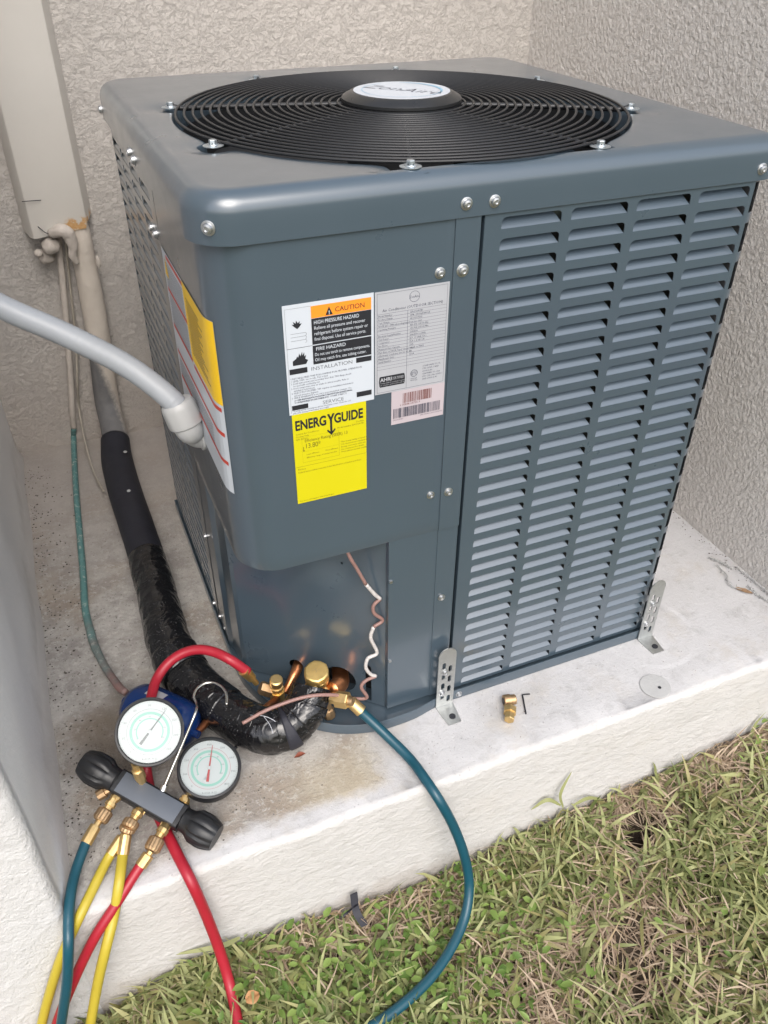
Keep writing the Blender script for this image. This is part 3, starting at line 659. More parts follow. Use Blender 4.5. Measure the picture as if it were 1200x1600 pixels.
# right panel (x = X1), back panel plain
rp_ = louver_panel('right_louver_panel', lambda u, z, d_: (X1 - d_, u, z), .026, D - .018, .020, HC + .01, [.06, .15, .24, .33, .42, .51, .60], .7768, 32, False)
part('back_panel', boxvf(X0 + .018, X1 - .018, D - .002, D, .02, HC), M['paint'])

# corner posts: quarter cylinders; the front right one is pierced by long slots
def corner(cx, cy, r, a0, slots, name):
    V = []; F = []; na = 8
    zl = [.02]
    zt = [(.793 - .0508 * k, .7556 - .0508 * k) for k in range(15)] if slots else []
    for a, b in reversed(zt):
        if b > .03: zl += [b, b + .004, a - .004, a]
    zl.append(.80)
    for z in zl:
        for i in range(na + 1):
            a = a0 + PI / 2 * i / na; V.append((cx + r * math.cos(a), cy + r * math.sin(a), z))
    for j in range(len(zl) - 1):
        zc = (zl[j] + zl[j + 1]) / 2; ins = any(b < zc < a for a, b in zt) if slots else False
        for i in range(na):
            if ins and i in (1, 2): continue
            F.append((j * (na + 1) + i, j * (na + 1) + i + 1, (j + 1) * (na + 1) + i + 1, (j + 1) * (na + 1) + i))
    return part(name, (V, F), M['paint'], None, True)
corner(X1 - .026, .026, .026, -PI / 2, True, 'corner_post')
corner(X1 - .018, D - .018, .018, 0, False, 'corner_post')
corner(X0 + .018, D - .018, .018, PI / 2, False, 'corner_post')
part('slot_dark_box', boxvf(X1 - .034, X1 - .013, .013, .040, .02, .79), M['dark'])  # added black box, gives the corner slots their dark shade

# service cover: sheet bent round the front left corner, rounded lower corner
ZB = .3655; RC = .056
path = [(XS, .0), (.305, .0), (.303, .0012)]
path += [(x, .0012) for x in np.linspace(.29, X0 + RC + .004, 12)]
cxx, cyy = X0 + RC, .0012 + RC
path += [(cxx + RC * math.cos(a), cyy + RC * math.sin(a)) for a in np.linspace(-PI / 2, -PI, 17)]
path += [(X0, y) for y in np.linspace(.08, .304, 12)]
V = []; F = []
zl = [ZB, ZB + .0015] + list(np.linspace(ZB + .02, HC + .015, 10)); n_ = len(path)
cen = Vector((.25, .25))
def inset(i, d_):
    a = Vector(path[max(0, i - 1)]); b = Vector(path[min(n_ - 1, i + 1)]); t = (b - a).normalized(); nn = Vector((t.y, -t.x))
    p = Vector(path[i]); 
    if (cen - p).dot(nn) < 0: nn = -nn
    q = p + nn * d_; return (q.x, q.y)
rows_ = [[(*inset(i, .014), ZB + .001) for i in range(n_)], [(*inset(i, .0015), ZB) for i in range(n_)], [(*inset(i, .0003), ZB + .0004) for i in range(n_)]]
for z in zl[1:]: rows_.append([(path[i][0], path[i][1], z) for i in range(n_)])
rows_ = [r for r in rows_]
V = [p for r in rows_ for p in r]
for j in range(len(rows_) - 1):
    for i in range(n_ - 1): F.append((j * n_ + i, j * n_ + i + 1, (j + 1) * n_ + i + 1, (j + 1) * n_ + i))
k = len(V); V += [(XS, .016, ZB), (XS, .016, HC), (XS, 0, HC), (XS, 0, ZB)]; F.append((k, k + 1, k + 2, k + 3))
k = len(V); V += [(X0 + .012, .304, ZB), (X0 + .012, .304, HC), (X0, .304, HC), (X0, .304, ZB)]; F.append((k, k + 1, k + 2, k + 3))
cover = part('service_cover', (V, F), M['paint'], None, 50)
# thin lap line where the cover meets the strip at its right
part('lap_strip', boxvf(.303, XS - .0003, -.0009, -.0001, ZB + .0008, HC + .01), M['paint'], cover)

# column below the cover, recessed diagonal panel with its holes
col = join(boxvf(.229, .3035, .0030, .0042, .018, ZB + .02), boxvf(.3035, XS, .0018, .0030, .018, ZB + .02), boxvf(.229, .2302, .0042, .030, .018, ZB + .02),
           boxvf(XS - .0012, XS, .0030, .030, .018, ZB + .02))
colm = part('column_panel', col, M['paint'])
for z in (.2903, .1278): part('clip', boxvf(.2302, .2345, .0012, .0028, z - .0015, z + .0025), M['zinc'], colm)
A2, B2 = Vector((.0415, .18)), Vector((.2290, .0138)); T2 = (B2 - A2).normalized(); N2 = Vector((-T2.y, T2.x)); N2 = N2 if N2.dot(Vector((1, 1))) > 0 else -N2
L2 = (B2 - A2).length
def mpd(s, z, d_): p = A2 + T2 * s + N2 * d_; return (p.x, p.y, z)
def circ(cx, cy, r, n=20): return [(cx + r * math.cos(2 * PI * i / n), cy + r * math.sin(2 * PI * i / n)) for i in range(n)]
holes = [circ(.0948, .054, .0125), circ(.1736, .050, .027, 28), [(.2175, .016), (.2275, .016), (.2275, .090), (.2265, .096), (.2225, .099), (.2185, .096), (.2175, .090)], circ(.183, .2995, .0022, 8)]
outer = [(0, .012), (L2, .012), (L2, .385), (0, .385)]
tri = tessellate_polygon([[Vector((a, b, 0)) for a, b in pl_] for pl_ in [outer] + holes])
allp = [p for pl_ in [outer] + holes for p in pl_]
V = [mpd(a, b, 0) for a, b in allp]; F = [tuple(t) for t in tri]; k0 = 4
for h in holes:
    b0 = len(V); V += [mpd(a, b, .0015) for a, b in h]
    for i in range(len(h)): F.append((k0 + i, k0 + (i + 1) % len(h), b0 + (i + 1) % len(h), b0 + i))
    k0 += len(h)
part('recess_panel', (V, F), M['paint'])
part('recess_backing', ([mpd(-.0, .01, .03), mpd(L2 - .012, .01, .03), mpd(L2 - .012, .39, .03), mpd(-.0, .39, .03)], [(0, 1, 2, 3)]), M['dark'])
# post between the recess and the left louvre panel
pp = [(.0415, .18), (.0365, .187), (.0325, .232), (.0265, .245), (X0 + .001, .306), (X0 + .003, .309)]
V = [(x, y, z) for z in (.016, .385) for x, y in pp]; F = [(i, i + 1, i + 1 + len(pp), i + len(pp)) for i in range(len(pp) - 1)]
part('left_post', (V, F), M['paint'])
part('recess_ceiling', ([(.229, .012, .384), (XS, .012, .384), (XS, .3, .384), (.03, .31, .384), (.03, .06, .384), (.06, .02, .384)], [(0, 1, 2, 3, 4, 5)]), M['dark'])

# base pan ------------------------------------------------------------
bp = [(X1 + .002, -.008), (.345, -.0085), (.31, -.012), (.272, -.020), (.238, -.022), (.205, -.021), (.170, -.013), (.140, .000), (.115, .017), (.090, .040), (.068, .066), (.048, .100), (.034, .135), (.026, .170), (.022, .23), (.021, .31), (.021, D + .002), (X1 + .002, D + .002)]
sm = catmull([(x, y, 0) for x, y in bp[1:15]], 4); pan = [bp[0]] + [(p.x, p.y) for p in sm] + bp[15:]; n_ = len(pan)
def ins2(i, d_):
    a = Vector(pan[i - 1]); b = Vector(pan[(i + 1) % n_]); t = (b - a).normalized(); nn = Vector((t.y, -t.x)); p = Vector(pan[i])
    if (Vector((.4, .4)) - p).dot(nn) < 0: nn = -nn
    q = p + nn * d_; return (q.x, q.y)
rws = [[(*pan[i], .0012) for i in range(n_)], [(*pan[i], .0205) for i in range(n_)], [(*ins2(i, .0006), .0215) for i in range(n_)], [(*ins2(i, .0022), .0215) for i in range(n_)], [(*ins2(i, .0030), .0195) for i in range(n_)], [(*ins2(i, .0045), .0095) for i in range(n_)]]
V = [p for r in rws for p in r]; F = []
for j in range(len(rws) - 1):
    for i in range(n_): k = (i + 1) % n_; F.append((j * n_ + i, j * n_ + k, (j + 1) * n_ + k, (j + 1) * n_ + i))
F.append(tuple((len(rws) - 1) * n_ + i for i in range(n_)))
part('base_pan', (V, F), M['paint'], None, 40)

# screws ---------------------------------------------------------------
sv, sf = join(lathe([(.0080, 0), (.0080, .0009), (.0070, .0013)], 24),
              xf(lathe([(.0058, 0), (.0058, .0018), (.0050, .0034), (.0028, .0040), (.0024, .0024), (.0001, .0024)], 20), Matrix.Translation((0, 0, .0014))))
sme = bpy.data.meshes.new('screw'); sme.from_pydata(sv, [], sf); sme.materials.append(M['zinc']); sme.polygons.foreach_set('use_smooth', [True] * len(sme.polygons)); sme.set_sharp_from_angle(angle=R(35)); sme.update()
def screw(p, n_, s=1., parent=None, spin=0):
    o = bpy.data.objects.new('screw', sme); COL.objects.link(o); q = parent or unit; o.parent = q
    m = frame(Vector(p) - WL[q.name], n_) @ Matrix.Rotation(spin, 4, 'Z'); o.matrix_local = m @ Matrix.Scale(s, 4); return o
Fd = (0, -1, 0); Ld = (-1, 0, 0)
a45 = R(235)
screw((.0342, .0075, .8138), (-.61, -.79, 0), .95)
for x, z, s in ((.3132, .8108, .88), (.3479, .8099, .88), (.7234, .8097, .88)): screw((x, CY0, z), Fd, s, spin=x * 30)
for x, z, s in ((.287, .7364, .82), (.3145, .7364, .95), (.2882, .4295, .72), (.3142, .429, .80), (.3146, .234, .72)): screw((x, -.0008 if x > .3 and z > .36 else .0010, z), Fd, s, spin=z * 40)
screw((.3537, -.0086, .0115), Fd, .7)
screw((.0150, .385, .806), Ld, .9); screw((CX0, .355, .803), Ld, .9)
screw((X0, .362, .7135), Ld, .9); screw((X0, .332, .7135), Ld, .9); screw((X0, .2835, .418), Ld, .75); screw((X0, .325, .418), Ld, .75)
screw((X0, .314, .21), Ld, .7); screw((X0 + .004, .25, .255), Ld, .6); screw((X0, .29, .045), Ld, .65); screw((X0, .345, .03), Ld, .65); screw((X0 + .003, .27, .033), Ld, .6)
screw((CX0, .68, .808), Ld, .9)

# mounting brackets ------------------------------------------------------
def bracket(x0, x1, zt, y0):
    W_ = x1 - x0; r = W_ / 2
    outer = [(x0, .004), (x1, .004)] + [(x1 - r + r * math.cos(a), zt - r + r * math.sin(a)) for a in np.linspace(0, PI, 11)]
    hs_ = []
    for c in range(2):
        for k in range(4):
            cx_ = x0 + W_ * (.33 if c == 0 else .70); cz = zt - .038 - k * .0235 - (.009 if c else 0); w2, h2 = .0031, .0078
            hs_.append([(cx_ - w2, cz - h2 + .002), (cx_, cz - h2), (cx_ + w2, cz - h2 + .002), (cx_ + w2, cz + h2 - .002), (cx_, cz + h2), (cx_ - w2, cz + h2 - .002)])
    tri = tessellate_polygon([[Vector((a, b, 0)) for a, b in q] for q in [outer] + hs_]); P_ = [p for q in [outer] + hs_ for p in q]
    V = [(a, y0, b) for a, b in P_]; n1 = len(V); V += [(a, y0 + .0018, b) for a, b in P_]; F = [tuple(t) for t in tri] + [tuple(i + n1 for i in reversed(t)) for t in tri]
    k0 = 0
    for q in [outer] + hs_:
        for i in range(len(q)): F.append((k0 + i, k0 + (i + 1) % len(q), n1 + k0 + (i + 1) % len(q), n1 + k0 + i))
        k0 += len(q)
    # bent foot
    ft = []
    prof_ = [(y0, .0045), (y0 - .0005, .0025), (y0 - .0025, .0022), (y0 - .040, .0022)]
    for j, (y, z) in enumerate(prof_):
        e = .004 if j == 3 else 0
        ft += [(x0 + e, y, z), (x1 - e, y, z), (x0 + e, y, z - .0016), (x1 - e, y, z - .0016)]
    ff = []
    for j in range(3):
        b = 4 * j; ff += [(b, b + 1, b + 5, b + 4), (b + 2, b + 6, b + 7, b + 3), (b, b + 4, b + 6, b + 2), (b + 1, b + 3, b + 7, b + 5)]
    ff.append((12, 13, 15, 14))
    o = part('mounting_bracket', join((V, F), (ft, ff)), M['galv'])
    part('anchor_hole', disc((x0 + x1) / 2 + .002, y0 - .026, .0024, .0055, 16, .0012), M['ink'], o)
    screw(((x0 + x1) / 2 - .003, y0, zt - .052), Fd, .8, o); screw(((x0 + x1) / 2 - .006, y0, zt - .100), Fd, .8, o)
bracket(.3090, .3400, .135, -.0145)
bracket(.7160, .7470, .138, -.0115)

# labels -----------------------------------------------------------------
YL = .0004      # sheets lie just proud of the cover face (y = .0012)
def FR(y=0): return Matrix(((1, 0, 0, 0), (0, 0, -1, YL - y), (0, 1, 0, 0), (0, 0, 0, 1)))
def sheet(name, x0, x1, z0, z1, mat, y=0, label=None):
    o = part(name, boxvf(x0, x1, YL - y, YL - y + .0005, z0, z1), mat)
    if label: o['label'] = label
    return o
F1, F2 = FR(.0003), FR(.0006)
T = lambda s, x, z, size, al='LEFT', xs_=1., m=None, b=0.: text_vf(s, size, (m or F1) @ Matrix.Translation((x, z, 0)), al, xs_, 0, b)
wl = sheet('warning_label', .1005, .2062, .5925, .7255, M['white'], 0, 'white caution label with orange band and black text panels')
part('orange_band', rect(F1, .1325, .7070, .2030, .7210), M['orange'], wl)
for q in ((.1325, .6760, .2030, .7066), (.1325, .6520, .2030, .6748), (.1840, .6445, .2030, .6507), (.1040, .6440, .1250, .6506), (.1840, .6000, .2030, .6065), (.1040, .5985, .1235, .6045)): part('black_panel', rect(F1, *q), M['ink'], wl)
li = [T('CAUTION', .1600, .7108, .0078, xs_=1.0, m=F2), poly(F2, [(.1490, .7083), (.1575, .7083), (.15325, .7180)]),
      T('INSTALLATION', .1545, .6448, .0066, 'CENTER', 1.12, b=-.0001), T('SERVICE', .1545, .5995, .0064, 'CENTER', 1.15, b=-.0001),
      rect(F1, .103, .6751, .1325, .6755), rect(F1, .103, .7212, .1325, .7214), rect(F1, .1028, .5950, .1030, .7212)]
# flame over coils and flames pictograms
li.append(poly(F1, [(.113, .7000), (.1100, .7035), (.1125, .7030), (.1115, .7065), (.1145, .7040), (.1152, .7075), (.1170, .7042), (.1195, .7062), (.1188, .7032), (.1215, .7035), (.1185, .6995), (.116, .6975)]))
for z in (.6905, .6865, .6822): li.append(arcband(F1, .1245, z, .00165, .0019, -PI / 2, PI / 2, 8)); li.append(rect(F1, .108, z + .00165, .1245, z + .0019)); 
li.append(poly(F1, [(.1085, .6545), (.1085, .6600), (.1125, .6625), (.1140, .6655), (.1150, .6635), (.1165, .6685), (.1178, .6650), (.1200, .6700), (.1202, .6655), (.1225, .6690), (.1222, .6640), (.1245, .6655), (.1232, .6610), (.1265, .6590), (.1240, .6545)]))
part('printing', join(*li), M['ink'], wl)
wt = [T('!', .15325, .7090, .0062, 'CENTER', m=FR(.0009), b=.0002), T('HIGH PRESSURE HAZARD', .1350, .7000, .0060, xs_=.78, b=.00004, m=F2), T('Relieve all pressure and recover', .1350, .6935, .0056, m=F2, xs_=.83, b=.00002),
      T('refrigerant before system repair or', .1350, .6870, .0056, m=F2, xs_=.80, b=.00002), T('final disposal. Use all service ports.', .1350, .6805, .0056, m=F2, xs_=.78, b=.00002),
      T('FIRE HAZARD', .1360, .6685, .0058, m=F2, b=.00004), T('Do not use torch to remove components.', .1345, .6620, .0054, m=F2, xs_=.72, b=.00002),
      T('Oil may catch fire, use tubing cutter.', .1345, .6556, .0054, m=F2, xs_=.78, b=.00002)]
part('white_lettering', join(*wt), M['white'], wl)
fine = ['UNIT REQUIRES THE FOLLOWING FOR PROPER OPERATION', '1. LEVEL UNIT: use on side. Trim is back.', '2. Install with primary and secondary lines; flow. TXV; flange should', '    be used with condensing unit.', '3. Don\'t compromise their air intake to unit as possible. Refer to',
        '    installation instructions.', '4. SELECT MOTOR SPEED. TAP requires see installation instructions', '    and unit pressure diagrams.', '5. SIDE B WARRANTY is set out to prevent physical contacts. Use',
        '    grommets provided to seal conduit; liquid and low voltage entries', '    from high voltage pressure entries.']
lt = [T(s, .1045, .6375 - .00305 * k, .0029 if k else .0030, xs_=.92 if k else 1.06) for k, s in enumerate(fine)]
lt += [T('SEE INSTALLATION INSTRUCTIONS FOR ADDITIONAL', .1115, .6100, .0029, xs_=.95), T('INFORMATION ON THESE AND OTHER SUBJECTS', .1115, .6070, .0029, xs_=.93), T('* During annual cleaning use garden the plastic cover. Clean the coil', .1045, .5965, .0026), T('with mild detergent and water thoroughly', .1045, .5936, .0026)]
part('fine_print', join(*lt), M['grey'], wl)

rl = sheet('rating_plate', .2075, .3000, .5975, .7250, M['silver'], .0001, 'silver rating plate with ruled table of data')
lt = [arcband(F1, .2560, .7140, .0061, .0065), T('ZonAire', .2560, .7124, .0044, 'CENTER', .8, F1), T('Air Conditioner (OUTDOOR SECTION)', .2545, .7010, .0047, 'CENTER', .95)]
lt += [rect(F1, .2100, .5995, .2976, .5998), rect(F1, .2100, .7225, .2976, .7228), rect(F1, .2100, .5995, .2103, .7228), rect(F1, .2973, .5995, .2976, .7228), rect(F1, .2478, .5998, .2481, .6985)]
for k in range(18): lt.append(rect(F1, .2102, .6985 - .00405 * k, .2974, .69872 - .00405 * k))
left = ['Model Number', 'Product Charge', 'Test Charge', 'NOTE 227 - WR subcooling/superheat see chart', 'Operating Pressure', '', 'Electrical Supply/Number', 'Unit Power', 'Compressor', 'Fan Motor', 'Maximum Fuse Capacity', 'Max (Fuse or HACR Type) Circuit Amps', '(Minimum) Conductor size for 60 deg', 'Manufacture Date', 'Serial Number']
right = ['ZAC024CB1', 'VFR: 3/8 Full R410A', 'HI 155 PSIG', '', '450 PSI /15/10-Min', '150 PSI /15/10-Min', '208/230', '208/230-1-60Hz', 'R.F. 10 LRA: 56.1', 'FLA 1.4 HP 1/8', '25A', '14.1A or MAX', '30', '2018', '']
for k in range(15):
    if left[k]: lt.append(T(left[k], .2115, .6953 - .00405 * k, .0029, xs_=.95))
    if right[k]: lt.append(T(right[k], .2510, .6953 - .00405 * k, .0031))
for k, s in enumerate(['CONFORMS TO UL', 'STD 60335-1 AND', '60335-2-40', 'CERTIFIED TO CSA', 'STD C22.2 No 60335-1', 'AND 60335-2-40']): lt.append(T(s, .2690, .6240 - .0035 * k, .0028, xs_=1.0))
lt += [arcband(F1, .2580, .6175, .0042, .0047), arcband(F1, .2580, .6175, .0034, .0036), T('ETL', .2580, .6157, .0052, 'CENTER', .8, b=.00002), T('Intertek', .2580, .6100, .0026, 'CENTER'), T('4009122', .2580, .6074, .0026, 'CENTER')]
part('printing', join(*lt), M['grey'], rl)
bd = [(.2130 + .0012 * math.cos(a) - .0, .6100 + .0012 * math.sin(a)) for a in ()]
part('badge', poly(F1, [(.2130, .6085), (.2140, .6065), (.2450, .6065), (.2460, .6085), (.2462, .6150), (.2455, .6195), (.2445, .6205), (.2140, .6205), (.2130, .6190), (.2126, .6130)]), M['ink'], rl)
part('badge_lettering', join(T('AHRI', .2140, .6140, .0066, m=F2, b=.0002), T('CERTIFIED', .2285, .6145, .0050, m=F2, xs_=.72), T('Unitary Small AC certification applies only when', .2140, .6110, .0021, m=F2), T('the complete system is listed with AHRI', .2140, .6085, .0021, m=F2)), M['silver'], rl)

bl = sheet('barcode_label', .2290, .3002, .5515, .5973, M['pink'], 0, 'small pale label with two barcodes')
def bars(x0, x1, z0, z1, seed):
    r_ = random.Random(seed); x = x0; o = []
    while x < x1:
        w_ = r_.choice((.0004, .0004, .0008, .0012)); 
        if x + w_ < x1: o.append(rect(F1, x, z0, x + w_, z1))
        x += w_ + r_.choice((.0004, .0006, .0010))
    return o
part('upper_barcode', join(*bars(.2440, .2830, .5795, .5930, 3), T('6 35848 00735 9', .2400, .5760, .0040)), M['brownink'], bl)
part('lower_barcode', join(*bars(.2315, .2950, .5600, .5735, 5), T('ZAC024CB1', .2315, .5570, .0026), T('S/N 100001 L 301110150002', .2680, .5570, .0026)), M['grey'], bl)

el = sheet('energy_label', .1030, .1958, .4655, .5924, M['yel'], .0001, 'bright yellow efficiency label below the caution label')
G = [T('ENERG', .1058, .5712, .0180, xs_=.70, b=.0006), T('GUIDE', .1545, .5712, .0180, xs_=.70, b=.0006)]
G += [poly(F1, [(.1493, .5590), (.1521, .5590), (.1521, .5770), (.1556, .5848), (.1527, .5848), (.1507, .5800), (.1487, .5848), (.1458, .5848), (.1493, .5770)]), poly(F1, [(.1450, .5625), (.1507, .5555), (.1564, .5625), (.1550, .5640), (.1507, .5590), (.1464, .5640)])]
part('title_lettering', join(*G), M['ink'], el)
lt = [rect(F1, .1035, .5195, .1955, .5198), rect(F1, .1130, .5245, .1600, .5247), rect(F1, .1130, .5600, .1600, .5601), rect(F1, .1130, .5245, .1131, .5600), rect(F1, .1599, .5245, .1601, .5600), rect(F1, .1150, .5400, .1590, .5401),
      T('Efficiency Rating (SEER) 13', .1165, .5528, .0060, xs_=.85), T('13.80*', .1165, .5440, .0095, xs_=.8), poly(F1, [(.1135, .5420), (.1165, .5420), (.1150, .5398)]), rect(F1, .1145, .542, .1152, .5470)]
lt += [T('Central Air Conditioner', .1060, .5645, .0030), T('Cooling Only', .1060, .5610, .0030), T('Split System', .1060, .5575, .0030), T('ZonAire', .1930, .5660, .0030, 'RIGHT'), T('Model number ZAC024CB1', .1930, .5625, .0030, 'RIGHT')]
for k, s in enumerate(['This energy rating is based on', 'U.S. Government standard tests', 'Energy cost varies with use', 'See contractor for details', 'Most efficient models qualify']): lt.append(T(s, .1625, .5420 - .0036 * k, .0029))
for k, s in enumerate(['Least Efficient          Most Efficient', 'Efficiency range of similar models']): lt.append(T(s, .1180, .5345 - .0046 * k, .0029))
lt += [T('Notice', .1060, .5148, .0036), T('Federal law prohibits removal of this label before consumer purchase', .1060, .5105, .0030, xs_=.98), T('For more information visit www.ftc.gov', .1060, .4680, .0028)]
part('printing', join(*lt), M['olive'], el)

# left side label wraps onto the rounded corner
def lmap(s, z, d_):
    """s = arc length from the rear edge (y=.302) towards the corner"""
    y = .302 - s; y0 = cyy
    if y >= y0: return (X0 - d_, y, z)
    a = (y0 - y) / RC; return (cxx - (RC + d_) * math.cos(a), cyy - (RC + d_) * math.sin(a), z)
def lsheet(name, s0, s1, z0, z1, mat, d_, parent=None, n=28):
    V = []; F = []
    for i in range(n + 1):
        s = s0 + (s1 - s0) * i / n; V += [lmap(s, z0, d_), lmap(s, z1, d_)]
    for i in range(n): F.append((2 * i, 2 * i + 1, 2 * i + 3, 2 * i + 2))
    return (V, F)
SE = .302 - .030
sl_ = part('side_label', lsheet('', .0, SE, .480, .707, 0, .0006), M['white']); sl_['label'] = 'large white safety label with yellow block and red lines round the left corner'
part('yellow_block', lsheet('', .135, SE, .604, .707, 0, .0010), M['ylw2'], sl_)
part('red_rule', join(*[lsheet('', a, b, z, z + .0055, 0, .0009) for a, b, z in ((.03, .134, .699), (.01, .134, .650), (.01, .134, .598), (.01, SE - .004, .560), (.14, SE - .004, .594), (.01, SE - .004, .520))]), M['redink'], sl_)
lt = []
for k in range(30):
    z = .692 - .0038 * k
    if z < .60: break
    lt.append(lsheet('', .012, .128, z, z + .0010, 0, .0008))
for k in range(18): lt.append(lsheet('', .150, .150 + .06 + .04 * random.random(), .690 - .0042 * k, .6912 - .0042 * k, 0, .0013))
for k in range(8): lt.append(lsheet('', .012, .22, .552 - .0038 * k, .5530 - .0038 * k, 0, .0008))
part('printing', join(*lt), M['grey'], sl_)
part('warning_triangle', ([lmap(.008, .672, .0009), lmap(.034, .672, .0009), lmap(.021, .698, .0009)], [(0, 1, 2)]), M['ylw2'], sl_)

# ------------------------------------------------------------------ pipe cover on the back wall
CV = thing('pipe_cover', (-.07, 1.05, .5), 'beige sheet metal pipe cover with rusty lower edge on the back wall', 'pipe cover')
cvx0, cvx1, cvy = -.137, -.020, 1.012
v, f = [], []
sec = [(cvx0 - .012, YB - .001), (cvx0 - .002, cvy + .012), (cvx0 + .004, cvy + .002), (cvx0 + .008, cvy), (cvx1 - .008, cvy), (cvx1 - .004, cvy + .002), (cvx1, cvy + .012), (cvx1 + .012, YB - .001)]
zs_ = [.530] + list(np.linspace(.56, 1.98, 16)); n_ = len(sec)
for j, z in enumerate(zs_):
    for i, (x, y) in enumerate(sec):
        lean = -.012 * (z - .53) if False else 0
        v.append((x + lean, y, z - (.010 if j == 0 and i < 4 else 0) + (.012 if j == 0 and i in (5, 6, 7) else 0)))
for j in range(len(zs_) - 1):
    for i in range(n_ - 1): f.append((j * n_ + i, j * n_ + i + 1, (j + 1) * n_ + i + 1, (j + 1) * n_ + i))
v2 = [(x, y + .0012 if i not in (0, n_ - 1) else y, z + .0008) for i, (x, y, z) in enumerate(v)]
mesh('cover_sheet', *join((v, f), (v2, f)), M['cover'], CV, 30, WL[CV.name])
mesh('tail_wire', *tube([(-.138, cvy - .004, .596), (-.120, cvy - .006, .596), (-.102, cvy - .004, .595)], .0008, 6), M['ink'], CV, True, WL[CV.name])
mesh('tail_wire', *tube([(-.120, cvy - .004, .545), (-.108, cvy - .008, .532), (-.098, cvy - .006, .528)], .0010, 6), M['ink'], CV, True, WL[CV.name])
# putty lumps
def blob(name, c, r, seed, parent=None, mat=None, sq=(1, 1, 1), amp=.3, fr=20):
    V = []; F = []; nu, nv = 22, 14
    for j in range(nv + 1):
        t = PI * j / nv
        for i in range(nu):
            a = 2 * PI * i / nu; d_ = Vector((math.sin(t) * math.cos(a), math.sin(t) * math.sin(a), math.cos(t)))
            k = 1 + amp * nz(d_.x * 1.3 + seed, d_.y * 1.3, d_.z * 1.3) + amp * .4 * nz(d_.x * 4 + seed, d_.y * 4, d_.z * 4)
            V.append((c[0] + d_.x * r * k * sq[0], c[1] + d_.y * r * k * sq[1], c[2] + d_.z * r * k * sq[2]))
    for j in range(nv):
        for i in range(nu): F.append((j * nu + i, j * nu + (i + 1) % nu, (j + 1) * nu + (i + 1) % nu, (j + 1) * nu + i))
    return mesh(name, V, F, mat or M['putty'], parent, True, WL[parent.name] if parent else (0, 0, 0))
PU = thing('putty_seal', (-.09, 1.03, .5), 'lumpy beige painted putty ball and rope under the pipe cover', 'putty')
blob('putty_ball', (-.104, 1.022, .500), .0185, 1.1, PU, sq=(1, .9, .95), amp=.18)
blob('putty_knob', (-.131, 1.028, .486), .0085, 2.1, PU, amp=.1)
blob('putty_knob', (-.116, 1.045, .474), .016, 5.1, PU, amp=.3)
mesh('putty_rope', *tube([(-.098, 1.012, .527), (-.080, .999, .535), (-.067, .998, .528), (-.062, 1.000, .505), (-.066, 1.003, .482), (-.060, 1.004, .462)], [.010, .013, .014, .011, .009, .004], 12, 5, mod=lambda a, s: 1 + .22 * nz(a, s * 60, 2)), M['putty'], PU, True, WL[PU.name])
blob('putty_flap', (-.018, 1.012, .458), .010, 8.4, PU, sq=(.5, .5, 1.3), amp=.3)

# ------------------------------------------------------------------ suction line
SLn = thing('suction_line', (-.065, .9, 0), 'thick insulated pipe, beige by the wall, then black foam and glossy black tape', 'insulated pipe')
sp = [(-.0445, 1.040, .545)] + S['painted']
wob = lambda a, s: 1 + .05 * nz(math.cos(a) * 1.2, math.sin(a) * 1.2, s * 14) + .025 * nz(math.cos(a) * 4, math.sin(a) * 4, s * 60)
mesh('painted_sleeve', *tube(sp, [.0225, .023, .0235, .025, .0265, .028, .029, .029], 26, 10, mod=wob), M['sleeve'], SLn, True, WL[SLn.name])
mesh('foam_sleeve', *tube(S['foam'], [.0325, .0355, .0355, .035, .0345, .034], 28, 10, mod=lambda a, s: 1 + .02 * nz(math.cos(a), math.sin(a), s * 12)), M['foam'], SLn, True, WL[SLn.name])
for (sx, sy) in ((-.052, .872), (-.068, .712)):
    blob('paint_fleck', (sx, sy, .0705), .004, sx * 90, SLn, M['pvc'], (1, 1.2, .25), .4)
TP = S['tape']
def crinkle(seed):
    def f_(a, s):
        return 1 + .06 * nz(math.cos(a) * 1.1 + seed, math.sin(a) * 1.1, s * 14) + .030 * nz(math.cos(a) * 2.2 + seed, math.sin(a) * 2.2, s * 45) + .006 * math.sin(s * 170 + 2 * math.cos(a) + seed)
    return f_
def subpath(P, a, b, n=5):
    Q = catmull(P, 12); L = len(Q) - 1; return [Q[int(round(L * (a + (b - a) * k / n)))] for k in range(n + 1)]
wraps = [(0, .20, .0365, 0), (.18, .30, .0380, 1), (.285, .345, .0412, 0), (.335, .47, .0378, 2), (.455, .60, .0362, 0), (.585, .70, .036, 3), (.68, .80, .0345, 1), (.72, .765, .0375, 4), (.79, .90, .034, 2), (.88, 1.0, .031, 5)]
for a, b, r, sd in wraps:
    P_ = subpath(TP, a, b, 6); mesh('tape_wrap', *tube(P_, [r * .96] + [r] * 5 + [r * .97], 36, 6, mod=crinkle(sd)), M['foam'] if sd == 4 else M['tape'], SLn, True, WL[SLn.name])
mesh('tape_tail', *tube([(.012, .028, .0735), (.030, .018, .0745), (.044, .005, .070), (.048, -.008, .060)], .0007, 5), M['silver'], SLn, True, WL[SLn.name])
mesh('tape_tail', *tube([(.030, .018, .0745), (.035, .000, .0700), (.036, -.010, .062)], .0006, 5), M['silver'], SLn, True, WL[SLn.name])
mesh('loose_end', *tube([(-.016, .030, .010), (-.030, .018, .006), (-.040, .012, .005)], .0025, 6), M['ink'], SLn, True, WL[SLn.name])

